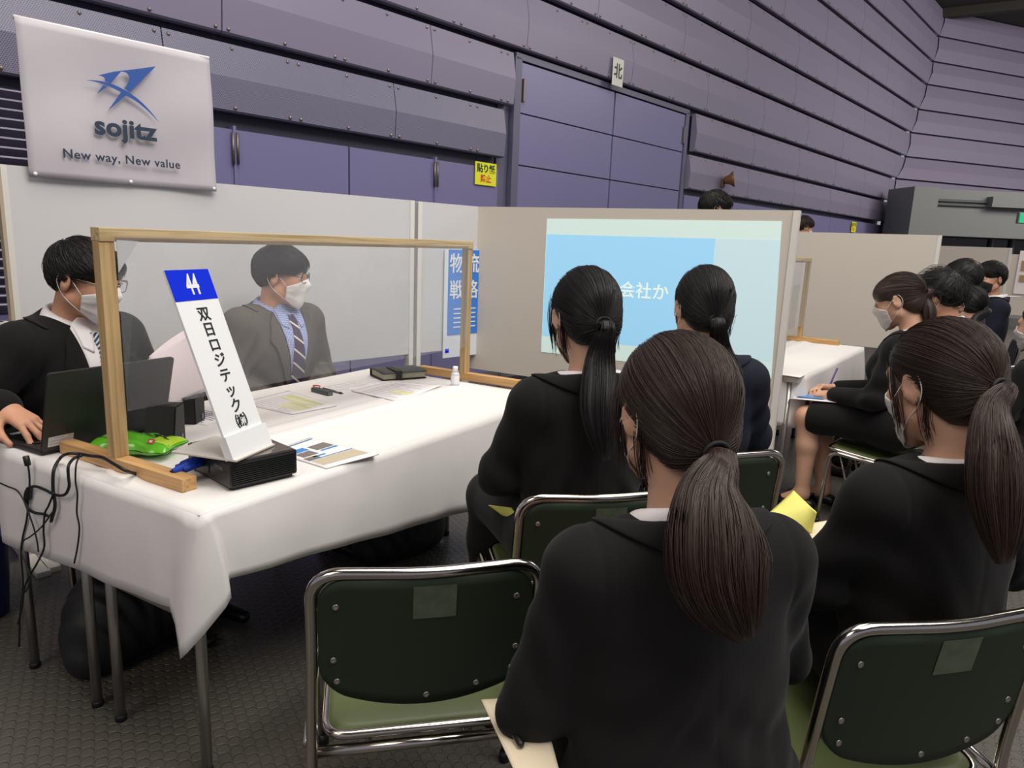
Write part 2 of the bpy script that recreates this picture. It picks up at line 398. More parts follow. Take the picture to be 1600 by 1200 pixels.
for k in range(3, 10): panel_row(k, -3.0-0.4*k+0.35*(k % 2), UC[k], M_LILAC, 'trim_%d' % (k+2))
# painted cupboard doors under the panels, left of the big door
mb = MB()
cup = [-0.6, 0.65, 1.62, 2.585, 3.57, 4.51, 5.36]
for a, b in zip(cup[2:], cup[3:]): mb.box(((a+b)/2, -0.02, 1.03), (b-a-0.016, 0.05, 2.06))
mb.box((0.45, 0.0, 0.4), (2.3, 0.05, 0.8))
for a in (2.585, 4.51): mb.box((a, -0.025, 1.06), (0.022, 0.07, 2.05))
wl(mb, 'wall_back_cupboard_doors', M_LILAC2)
mb = MB()
for a in (2.585, 4.51):
    for z in (1.82, 0.45):
        for d in (-0.017, 0.017): mb.tube([(a+d, -0.065, z), (a+d, -0.065, z+0.22)], 0.010, 8)
wl(mb, 'trim_30', mat('door_hinge_steel', (120, 112, 108), 0.4, metal=0.7))
# louvred opening at the far left
mb = MB()
mb.box((0.45, 0.0, 1.9), (2.3, 0.02, 0.4))
for i in range(24): mb.box((0.45, -0.05, 0.85+i*0.053), (2.3, 0.07, 0.012), (R_(-32), 0, 0))
for a in (-0.7, 1.6): mb.box((a, -0.04, 1.45), (0.05, 0.08, 1.35))
wl(mb, 'trim_31', M_LILAC)
# plain low wall right of the big door
mb = MB(); u = 9.13
while u < 18.3:
    mb.box((u+0.6, -0.03, 1.04), (1.19, 0.05, 2.09)); u += 1.2
wl(mb, 'trim_32', M_LILAC2)
# big double door in its recess
mb = MB()
mb.box((5.60, 0.10, 1.58), (0.10, 0.30, 3.16)); mb.box((9.06, 0.10, 1.58), (0.08, 0.30, 3.16)); mb.box((7.33, 0.10, 3.17), (3.54, 0.30, 0.06))
mb.box((5.45, 0.02, 1.58), (0.16, 0.03, 3.16)); mb.box((9.15, 0.02, 1.58), (0.12, 0.03, 3.16))
wl(mb, 'trim_33', mat('door_frame_lilac', (92, 90, 114), 0.45))
mb = MB()
zs = [0.02, 0.55, 1.1, 1.62, 2.13, 2.64, 3.13]
for a, b in ((5.66, 7.32), (7.34, 9.01)):
    for z0, z1 in zip(zs, zs[1:]): mb.box(((a+b)/2, -0.01, (z0+z1)/2), (b-a-0.008, 0.05, z1-z0-0.012), bev=0.003)
door = wl(mb, 'door_1', M_LILAC2)
mb = MB()
for a, zz in ((5.685, (2.86, 0.5)), (8.99, (2.86, 0.5))):
    for z in zz: mb.box((a, -0.05, z), (0.03, 0.03, 0.22), bev=0.005)
h = mb.build('hinge', mat('door_hinge_steel', (120, 112, 108)), door)
# end wall, turned away from the long wall
EAZ = R_(-38.9); EU = Vector((math.cos(EAZ), math.sin(EAZ), 0))
mb = MB(); ml = MB()
for k in range(len(ZS)-1):
    a = WU*UC[k]+WN*(WD-0.1); b = WU*UC[k+1]+WN*(WD-0.1)
    bulge = Vector((-EU.y, EU.x, 0))*-0.05
    z0, z1 = ZS[k]+0.02, ZS[k+1]-0.02
    P = [a+Vector((0, 0, z0)), a+EU*14+Vector((0, 0, z0)), b+EU*14+Vector((0, 0, z1)), b+Vector((0, 0, z1))]
    mid0 = (P[0]+P[3])/2+bulge; mid1 = (P[1]+P[2])/2+bulge
    mb.add([P[0], P[1], mid1, mid0, P[2], P[3]], [(0, 1, 2, 3), (3, 2, 4, 5)])
    off = Vector((-EU.y, EU.x, 0))*0.06
    ml.add([p+off for p in (a+Vector((0, 0, ZS[k])), a+EU*14+Vector((0, 0, ZS[k])), b+EU*14+Vector((0, 0, ZS[k+1])), b+Vector((0, 0, ZS[k+1])))], [(0, 1, 2, 3)])
struct(mb.build('wall_end', M_LILAC)); struct(ml.build('wall_end_joints', M_GAP))
# grey entrance vestibule in front of the end wall
q0 = at(1430, 291, z=2.86); dirv = Vector((math.cos(R_(-57)), math.sin(R_(-57)), 0))
g_az = math.atan2(dirv.y, dirv.x)
mb = MB(); mb.box((0.28, 0.5, 1.43), (0.56, 1.0, 2.86)); mb.box((4.0, 0.9, 2.36), (6.9, 1.2, 1.0)); mb.box((4.0, 1.4, 0.6), (6.9, 0.2, 1.2)); mb.box((2.6, 0.25, 2.62), (1.5, 0.3, 0.22))
struct(mb.build('wall_entrance', M_GREYW, None, loc=(q0.x, q0.y, 0), rot=(0, 0, g_az)))
mb = MB(); mb.box((1.4, 0.27, 2.62), (1.6, 0.08, 0.05)); mb.box((1.4, 0.27, 2.53), (1.6, 0.08, 0.04)); mb.box((0.62, 0.30, 1.5), (0.10, 0.10, 1.3))  # level dark strips stand in for the shadows of the ledges
struct(mb.build('trim_40', mat('dark_grey_strip', (60, 64, 66), 0.5), None, loc=(q0.x, q0.y, 0), rot=(0, 0, g_az)))
mb = MB(); mb.box((3.9, 1.0, 1.5), (6.0, 0.06, 0.8))
struct(mb.build('window_1', M_DARKGLASS, None, loc=(q0.x, q0.y, 0), rot=(0, 0, g_az)))
mb = MB()
for a in (1.35, 2.6, 3.1): mb.box((a, 0.93, 1.5), (0.06, 0.08, 0.8))
struct(mb.build('trim_41', M_GREYW, None, loc=(q0.x, q0.y, 0), rot=(0, 0, g_az)))
e = at(1602, 341, z=2.13)
t = empty('exit_sign', e, g_az, 'green lit exit sign beside the grey entrance at the right edge', 'sign')
mb = MB(); mb.box((0, 0, 0), (0.30, 0.06, 0.20), bev=0.01); mb.build('housing', M_GREYW, t)
mb = MB(); mb.box((0, -0.035, 0), (0.27, 0.01, 0.17)); mb.build('lit_face', mat('exit_green', (30, 150, 100), 0.4, emit=((40, 190, 130), 0.5)), t)

# ------------------------------------------------------------------ notices on the wall
def wall_notice(name, px, py, wd, ht, m, label, cat, lines, z=None, off=-0.14):
    d = ray(px, py); o = np.array([0, 0, CAM_H]); nn = np.array(WN); tt = (WD+off-nn@o)/(nn@d); p = Vector(o+tt*d)
    t = empty(name, p, WAZ, label, cat)
    mb = MB(); mb.box((0, 0, 0), (wd, 0.004, ht)); mb.build('sheet', m, t)
    for body, size, dx, dz, mm, bold in lines:
        mb = MB(); put_text(mb, body, size, (dx, -0.003, dz), (1, 0, 0), (0, 0, 1), bold=bold); mb.build('lettering', mm, t)
    return t
wall_notice('wall_notice', 759, 272, 0.297, 0.215, M_SIGNY, 'small yellow notice taped to the lilac wall left of the big door', 'notice',
            [('貼り紙', 0.085, 0, 0.045, mat('dark_green_print', (24, 60, 30)), 0.003), ('禁止', 0.078, 0, -0.05, M_RED, 0.002)], off=-0.06)
wall_notice('direction_sign', 965.5, 113, 0.215, 0.297, mat('off_white_sheet', (206, 206, 198), 0.6), 'white paper sheet marked with a compass character above the big door', 'sign',
            [('北', 0.17, 0, -0.0, mat('green_black_print', (30, 52, 44)), 0.004)])
wall_notice('wall_notice', 1334, 355, 0.297, 0.215, M_SIGNY, 'tiny yellow notice far along the wall near the corner', 'notice',
            [('貼り紙', 0.085, 0, 0.045, mat('dark_green_print', (24, 60, 30)), 0.003), ('禁止', 0.078, 0, -0.05, M_RED, 0.002)], off=-0.08)
d = ray(1131, 282); tt = (WD-0.15-np.array(WN)@np.array([0, 0, CAM_H]))/(np.array(WN)@d); p = Vector(np.array([0, 0, CAM_H])+tt*d)
t = empty('wall_horn', p, WAZ, 'small brown round horn mounted on the lilac wall above the standing man', 'horn')
mb = MB(); mb.lathe((0, 0, 0), [(0.02, 0), (0.05, 0.01), (0.07, 0.08), (0.12, 0.14), (0.115, 0.145), (0.03, 0.09)], 20); mb.build('bell', mat('brown_horn', (122, 82, 40), 0.4), t, rot=(R_(80), 0, R_(25)))
mb = MB(); mb.box((0.02, 0.03, -0.04), (0.07, 0.06, 0.12), bev=0.01); mb.build('bracket', mat('brown_bracket', (92, 66, 44), 0.5), t)

# ------------------------------------------------------------------ partitions
def partition(label, p0, p1, ztop, zbot, face, group=None, thick=0.035, posts=(0, 1), edge=M_BOARDEDGE, name='partition_panel'):
    """p0 -> p1 runs left to right as seen from the front; local x along, local -y is the front"""
    p0 = Vector((*p0, 0)); p1 = Vector((*p1, 0)); L = (p1-p0).length; az = math.atan2(p1.y-p0.y, p1.x-p0.x)
    t = empty(name, p0, az, label, 'partition', group)
    mb = MB(); mb.box((L/2, 0, (ztop+zbot)/2), (L-0.03, thick, ztop-zbot)); mb.build('board', face, t)
    for s in posts:
        mb = MB(); x = 0.0 if s == 0 else L
        mb.box((x+(0.012 if s == 0 else -0.012), 0, ztop/2), (0.03, thick+0.012, ztop)); mb.box((x+(0.012 if s == 0 else -0.012), 0, 0.012), (0.05, 0.45, 0.024), bev=0.004)
        mb.build('post', edge, t)
    return t, L
PAZ = R_(-13.2)
bu = Vector((math.cos(PAZ), math.sin(PAZ), 0)); bn = Vector((-bu.y, bu.x, 0)); BD = 3.27823
def bp(u, d=0.0): return bu*u+bn*(BD+d)
back1, L1 = partition('long white partition board behind the two seated men', bp(0.655).xy, bp(2.612).xy, 1.558, 0.677, M_BOARD, 'white back partitions')
back2, L2 = partition('short white partition board carrying the blue poster', bp(2.645).xy, bp(4.0).xy, 1.556, 0.677, M_BOARD, 'white back partitions')
mb = MB(); mb.box((L1+0.016, -0.005, 1.05), (0.03, 0.03, 1.0)); mb.build('seam_strip', M_SEAM, back1)
mb = MB(); mb.box((0.0, -0.01, 1.1), (0.012, 0.05, 0.9)); mb.build('edge_strip', mat('tan_edge', (180, 164, 142), 0.6), back1)
partition('white partition end at the left edge behind the man at the laptop', bp(0.0, -0.02).xy, bp(0.64, -0.02).xy, 0.975, 0.1, M_BOARD, posts=(1,))
# hanging banner
t = empty('company_banner', bp(0.748, -0.035), PAZ, 'white cloth banner with a blue bird logo above the back partition', 'banner')
BW, BH0, BH1 = 0.715, 1.52, 2.083
def ban(u, v):
    return (u*BW, -0.006*math.sin(u*7+v*3)-0.004*math.sin(v*9-u*4)-0.02*(1-v)*0.2, BH0+(BH1-BH0)*v)
mb = MB(); mb.grid(ban, 28, 22); cl = mb.build('cloth', M_BANNER, t)
md = cl.modifiers.new('thick', 'SOLIDIFY'); md.thickness = 0.003
mb = MB(); mb.tube([(0, 0.012, BH1), (BW, 0.012, BH1)], 0.008, 8); mb.build('hanging_rod', M_WHITE, t)
for a in (0.02, BW/2, BW-0.01):
    mb = MB(); mb.lathe((0, 0, 0), [(0.0, 0), (0.008, 0), (0.006, 0.005), (0.001, 0.006)], 10); mb.v[-40:] = [(a+p[0], -0.008-p[2], BH0+0.012+p[1]) for p in mb.v[-40:]]
    mb.build('grommet', M_WHITE, t)
# logo traced as outlines on the banner plane (fractions of the banner)
def bpx(x, y):  # coordinates inside the banner, from a 1600x1200 enlargement of its upper left area
    P_ = at(x/4.0, y/4.0, z=1.8)  # direction only
    d = ray(x/4.0, y/4.0); o = np.array([0, 0, CAM_H]); tt = (BD-0.035-np.array(bn)@o)/(np.array(bn)@d); q = Vector(o+tt*d)
    return (q.dot(bu)-0.748, q.z)
def outline(mb, pts, thick=0.0012, y=-0.02):
    poly = [bpx(*p) for p in pts]
    mb.prism(poly, thick, lambda a, b, dd: (a, y-dd, b))
def qb(p0, p1, p2, n=8): return [((1-t)**2*p0[0]+2*t*(1-t)*p1[0]+t*t*p2[0], (1-t)**2*p0[1]+2*t*(1-t)*p1[1]+t*t*p2[1]) for t in [i/n for i in range(n+1)]]
mb = MB()
outline(mb, [(962, 419), (802, 578)]+[(765, 556)]+qb((765, 556), (798, 520), (796, 487), 8)[1:]+qb((796, 487), (790, 452), (745, 452), 8)[1:]+[(680, 526), (645, 512)]+qb((645, 512), (650, 478), (600, 476), 6)[1:]+[(700, 452), (830, 437)])
outline(mb, [(528, 505)]+qb((528, 505), (600, 502), (680, 526), 8)[1:]+qb((680, 526), (860, 590), (982, 768), 12)[1:]+qb((982, 768), (880, 650), (775, 600), 10)[1:]+[(740, 578)]+qb((740, 578), (640, 520), (528, 505), 8)[1:-1])
outline(mb, [(745, 580), (778, 598), (664, 694)])
outline(mb, [(634, 535), (662, 543), (594, 592)])
mb.build('bird_logo', M_LOGOBLUE, t)
mb = MB(); a, b = bpx(776, 812); put_text(mb, 'sojitz', 0.098, (a, -0.021, b), (1, 0, 0), (0, 0, 1), bold=0.0035, xs=1.05, spacing=1.05); mb.build('lettering', M_NAVYINK, t)
mb = MB(); a, b = bpx(768, 1000); put_text(mb, 'New way, New value', 0.047, (a, -0.021, b), (1, 0, 0), (0, 0, 1), bold=0.0008, spacing=1.09); mb.build('lettering', M_NAVYINK, t)
# blue poster on the short partition
u0, u1 = 2.842, 3.14; pz0, pz1 = 0.63, 1.292
t = empty('wall_poster', bp(u0, -0.03), PAZ, 'blue and white poster on the partition behind the clear screen', 'poster')
PW = u1-u0
mb = MB(); mb.box((PW/2, 0, (pz0+pz1)/2), (PW, 0.004, pz1-pz0)); mb.build('sheet', mat('poster_white', (226, 230, 236), 0.5), t)
mb = MB(); mb.box((PW/2+0.012, -0.003, 1.03), (PW-0.035, 0.004, 0.62*0.84), bev=0.0015); mb.build('blue_field', mat('poster_blue', (56, 128, 220), 0.5), t)
mb = MB(); put_text(mb, '物流', 0.125, (PW/2+0.012, -0.006, 1.2), (1, 0, 0), (0, 0, 1), bold=0.0015); mb.build('lettering', M_WHITE, t); mb = MB(); put_text(mb, '戦略', 0.12, (PW/2+0.01, -0.006, 1.04), (1, 0, 0), (0, 0, 1), bold=0.0015); mb.build('lettering', M_WHITE, t)
mb = MB()
for i in range(5): mb.box((PW/2+0.02, -0.006, 0.93-i*0.028), (PW*0.62, 0.002, 0.007))
mb.build('small_print', M_WHITE, t)
mb = MB(); mb.box((0.03, -0.003, 0.675), (0.03, 0.003, 0.025)); mb.build('emblem', M_BLUE, t)

# projection board (the first booth's screen)
scr, LS = partition('beige partition board with the blue slide projected on it', (3.8, 2.55), (3.8, 0.585), 1.556, 0.535, M_BOARD2, 'beige booth partitions')
# local x runs from p0 (left) to p1 (right), front is local -y
def sx(y): return 2.55-y
M_SL0 = mat('slide_glow_mint', (200, 214, 206), 0.7, emit=((206, 236, 230), 0.42))  # slide colours glow by themselves, standing in for the projector's light on the board
M_SL1 = mat('slide_glow_sky_blue', (150, 190, 214), 0.7, emit=((140, 206, 240), 0.56))
M_SL2 = mat('slide_glow_pale_blue', (190, 210, 214), 0.7, emit=((196, 228, 236), 0.42))
fy = -0.0185
mb = MB(); mb.prism([(sx(1.975), 0.70), (sx(0.628), 0.71), (sx(0.662), 1.503), (sx(1.978), 1.492)], 0.001, lambda a, b, dd: (a, fy-dd, b)); sl = mb.build('glowing_slide', M_SL0, scr)
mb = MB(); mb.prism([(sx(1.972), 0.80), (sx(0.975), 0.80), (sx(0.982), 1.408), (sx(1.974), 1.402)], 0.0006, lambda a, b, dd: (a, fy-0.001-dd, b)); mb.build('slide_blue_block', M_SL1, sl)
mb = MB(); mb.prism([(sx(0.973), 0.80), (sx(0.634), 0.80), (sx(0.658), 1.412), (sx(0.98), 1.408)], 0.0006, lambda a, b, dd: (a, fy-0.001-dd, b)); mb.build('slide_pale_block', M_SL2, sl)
M_SLT = mat('slide_glow_white', (226, 232, 226), 0.7, emit=((226, 240, 232), 0.5))
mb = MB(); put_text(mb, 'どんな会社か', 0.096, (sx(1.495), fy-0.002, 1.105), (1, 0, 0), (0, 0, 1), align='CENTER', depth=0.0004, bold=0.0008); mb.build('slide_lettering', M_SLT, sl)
M_SLG = mat('slide_glow_grey', (150, 164, 164), 0.7, emit=((140, 160, 164), 0.25))
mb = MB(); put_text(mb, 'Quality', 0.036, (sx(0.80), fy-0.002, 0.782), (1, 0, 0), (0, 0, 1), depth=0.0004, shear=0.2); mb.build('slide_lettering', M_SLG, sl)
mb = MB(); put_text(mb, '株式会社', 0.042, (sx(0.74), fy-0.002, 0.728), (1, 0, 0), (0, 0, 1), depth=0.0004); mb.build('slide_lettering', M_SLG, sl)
# the next booths' boards
partition('beige partition board behind the far table and its wooden frame', (7.62, 1.95), (7.47, -0.06), 1.556, 0.50, M_BOARD2, 'beige booth partitions')
pA = at(1473, 382, z=1.556); pB = at(1583, 387, z=1.556)
partition('pale partition board behind the man in the black mask', (13.6, 0.9), (13.28, -1.05), 1.556, 0.45, M_BOARD2, 'beige booth partitions')
t, _ = partition('farthest pale partition board at the right edge, with a small picture', (17.6, -1.0), (17.2, -3.2), 1.50, 0.3, M_BOARD2, 'beige booth partitions')
mb = MB(); mb.box((0.85, -0.03, 1.15), (0.62, 0.02, 0.85)); pi = mb.build('poster', M_PAPER, t)
mb = MB(); mb.box((0.85, -0.045, 1.28), (0.5, 0.01, 0.2)); mb.box((0.8, -0.045, 1.03), (0.4, 0.01, 0.14)); mb.build('picture', mat('poster_tan', (168, 142, 96)), pi)

# ------------------------------------------------------------------ tables and cloths
TZ = 0.722
def folding_table(label, x0, x1, y0, y1, rz=0.0, loc=(0, 0), group='folding tables under white cloths'):
    t = empty('folding_table', (*loc, 0), rz, label, 'table', group)
    mb = MB(); mb.box(((x0+x1)/2, (y0+y1)/2, 0.700), (x1-x0-0.02, y1-y0-0.012, 0.03), bev=0.004); mb.build('tabletop', mat('pale_table_laminate', (196, 188, 178), 0.4), t)
    for xx in (x0+0.035, x1-0.05):
        mb = MB(); mb.box((xx, (y0+y1)/2, 0.44), (0.028, y1-y0-0.10, 0.045), bev=0.006); mb.build('end_rail', M_STEEL, t)
        for yy in (y0+0.055, y1-0.055):
            mb = MB(); mb.tube([(xx, yy, 0.012), (xx, yy, 0.686)], 0.0135, 14); lg = mb.build('leg', M_STEEL, t)
            mb = MB(); mb.lathe((xx, yy, 0), [(0.0155, 0), (0.0155, 0.014), (0.0145, 0.016)], 14); mb.build('rubber_foot', M_BLACKP, lg)
    mb = MB()
    mb.box(((x0+x1)/2, y0+0.06, 0.67), (x1-x0-0.14, 0.02, 0.03)); mb.build('apron_rail', M_STEEL, t)
    mb = MB(); mb.box(((x0+x1)/2, y1-0.06, 0.67), (x1-x0-0.14, 0.02, 0.03)); mb.build('apron_rail', M_STEEL, t)
    return t
folding_table('folding table under the white cloth, nearer row with the black projector', 0.95, 2.59, 1.355, 1.835)
folding_table('folding table under the white cloth, rear row with the open laptop', 0.95, 2.59, 1.838, 2.285)

def drape_cloth(name, cols, top_inner, rows=9, wob=0.004, seed=0):
    """cols: list of (top point, bottom point); a closed ring of columns hanging from the table edge, plus the top sheet"""
    V = []; F = []; n = len(cols); rnd = random.Random(seed); ph = [rnd.random()*6 for _ in range(6)]
    for i, (a, b) in enumerate(cols):
        a = Vector(a); b = Vector(b); d = b-a; out = Vector((d.x, d.y, 0))
        xa, ya, xb, yb_ = top_inner
        V.append(Vector((min(max(a.x, xa+0.014), xb-0.014), min(max(a.y, ya+0.014), yb_-0.014), TZ-0.0045)))
        for r in range(rows+1):
            tt = r/rows
            p = a+d*tt
            o = out.normalized() if out.length > 1e-6 else Vector((0, 0, 0))
            p += o*0.012*math.sin(math.pi*min(1, tt*1.0))*0.6
            amp = wob*tt
            p += o*amp*(math.sin(i*0.55+ph[0])+0.6*math.sin(i*1.27+ph[1]+tt*2))
            V.append(p)
    for i in range(n):
        j = (i+1) % n
        for r in range(rows+1): F.append((i*(rows+2)+r, i*(rows+2)+r+1, j*(rows+2)+r+1, j*(rows+2)+r))
    mb = MB(); mb.add(V, F, True)
    x0, y0, x1, y1 = top_inner
    nu, nv = 46, 96
    def top(u, v):
        x = x0+(x1-x0)*u; y = y0+(y1-y0)*v
        z = TZ+0.0075*math.exp(-((y-(y0+0.345+0.03*u))/0.030)**2)+0.003*math.exp(-((y-(y0+0.44+0.02*u))/0.014)**2)-0.0025*math.exp(-((y-(y0+0.50))/0.02)**2)
        z += 0.0008*math.sin(x*9+y*4)
        e = min(u*(x1-x0), (1-u)*(x1-x0), v*(y1-y0), (1-v)*(y1-y0))
        if e < 1e-6: z = TZ-0.0008
        return (x, y, z)
    mb.grid(top, nu, nv)
    return mb
def ring(x0, y0, x1, y1, zf, zr, zb, zl, special=None, flare=0.012, step=0.045):
    cols = []
    def side(p, q, nrm, zfn, skip=(0.0, 0.0)):
        L = math.hypot(q[0]-p[0], q[1]-p[1]); k = max(2, int(L/step))
        for i in range(k+1):
            t_ = i/k; x = p[0]+(q[0]-p[0])*t_; y = p[1]+(q[1]-p[1])*t_
            if t_*L < skip[0] or (1-t_)*L < skip[1]: continue
            cols.append(((x, y, TZ-0.0012), (x+nrm[0]*flare, y+nrm[1]*flare, zfn(x, y))))
    side((x0, y0), (x1, y0), (0, -1), zf, (0.06, 0.03))
    for a in (0.3, 0.6): cols.append(((x1, y0, TZ-0.0012), (x1+0.05*a, y0-0.05*(1-a), zf(x1, y0)-0.08)))
    side((x1, y0), (x1, y1), (1, 0), zr, (0.03, 0.03))
    side((x1, y1), (x0, y1), (0, 1), zb, (0.02, 0.02))
    side((x0, y1), (x0, y0), (-1, 0), zl, (0.03, 0.10))
    if special: cols.extend(special)
    return cols
X0, X1, Y0, Y1 = 0.948, 2.60, 1.338, 2.275
spec = [((X0, Y0+0.09, TZ-0.0012), (0.938, 1.455, 0.466)), ((X0, Y0+0.06, TZ-0.0012), (0.930, 1.432, 0.43)), ((X0, Y0+0.035, TZ-0.0012), (0.908, 1.388, 0.366)),
        ((X0, Y0+0.012, TZ-0.0012), (0.915, 1.365, 0.388)), ((X0+0.002, Y0, TZ-0.0014), (0.945, 1.338, 0.43)), ((X0+0.014, Y0, TZ-0.0014), (0.985, 1.312, 0.488)),
        ((X0+0.022, Y0, TZ-0.0012), (1.003, 1.314, 0.505)), ((X0+0.026, Y0, TZ-0.0012), (0.992, 1.324, 0.53)), ((X0+0.04, Y0, TZ-0.0012), (1.008, 1.328, 0.546))]
mb = drape_cloth('tablecloth', ring(X0, Y0, X1, Y1, lambda x, y: 0.548-0.157*(x-1.0), lambda x, y: 0.36, lambda x, y: 0.45, lambda x, y: 0.468-0.045*(y-1.45), spec), (X0, Y0, X1, Y1), seed=3)
o = mb.build('tablecloth', M_CLOTH, None, recalc=False); md = o.modifiers.new('thick', 'SOLIDIFY'); md.thickness = 0.0012; md.offset = 0
tag(o, 'white tablecloth with a hanging corner on the near table with the projector', 'tablecloth', 'white tablecloths')
# second booth: a table turned a few degrees
B2 = (3.86, 0.50); B2R = R_(-6.2)
folding_table('folding table under the white cloth behind the slide board, front row', 0.01, 1.64, 0.005, 0.44, B2R, B2)
folding_table('folding table under the white cloth behind the slide board, back row', 0.01, 1.64, 0.445, 0.90, B2R, B2)
mb = drape_cloth('tablecloth', ring(0, 0, 1.66, 0.905, lambda x, y: 0.43, lambda x, y: 0.42, lambda x, y: 0.45, lambda x, y: 0.45), (0, 0, 1.66, 0.905), seed=8)
o = mb.build('tablecloth', M_CLOTH, None, loc=(*B2, 0), rot=(0, 0, B2R), recalc=False); md = o.modifiers.new('thick', 'SOLIDIFY'); md.thickness = 0.0012; md.offset = 0
tag(o, 'white tablecloth on the far table to the right of the slide board', 'tablecloth', 'white tablecloths')

# ------------------------------------------------------------------ wooden screen frames with clear film
def screen_frame(label, loc, rz, L, Hh, zfilm, foot=0.5, foot_c=0.0):
    t = empty('table_screen', loc, rz, label, 'screen', 'clear table screens')
    s = 0.034
    for i, x in enumerate((0.0, L)):
        mb = MB(); mb.box((x, foot_c, 0.017), (0.04, foot, s), bev=0.002); mb.build('foot', M_PINEY, t)
        mb = MB(); mb.box((x, 0, (s+Hh-s)/2), (s*1.15, s*0.9, Hh-2*s), bev=0.002); mb.build('upright', M_PINE, t)
    mb = MB(); mb.box((L/2, 0, Hh-s/2), (L+s*1.15, s*1.1, s), bev=0.002); mb.build('top_rail', M_PINEX, t)
    def film(u, v):
        x = 0.019+(L-0.038)*u; z = zfilm+(Hh-0.02-zfilm)*v
        return (x, -0.021+0.0008*math.sin(u*7)*(1-v), z)
    mb = MB(); mb.grid(film, 60, 16); mb.build('clear_film', M_FILM, t)
    mb = MB(); mb.prism([(0.019, Hh-0.03), (0.075, Hh-0.032), (0.019, Hh-0.11)], 0.0015, lambda a, b, dd: (a, -0.024-dd, b)); mb.build('corner_tape', mat('frosted_tape', (196, 196, 196), 0.5), t)
    return t
screen_frame('long pine framed clear film screen standing on the near table', (1.030, 1.775, TZ+0.001), 0.0, 1.62, 0.623, 0.155, 0.54, -0.02)
p = Vector((*B2, 0))+Matrix.Rotation(B2R, 3, 'Z') @ Vector((0.1, 0.42, 0))
screen_frame('pine framed clear film screen on the far table beside the slide board', (p.x, p.y, TZ+0.001), B2R, 1.48, 0.60, 0.12, 0.5, -0.02)

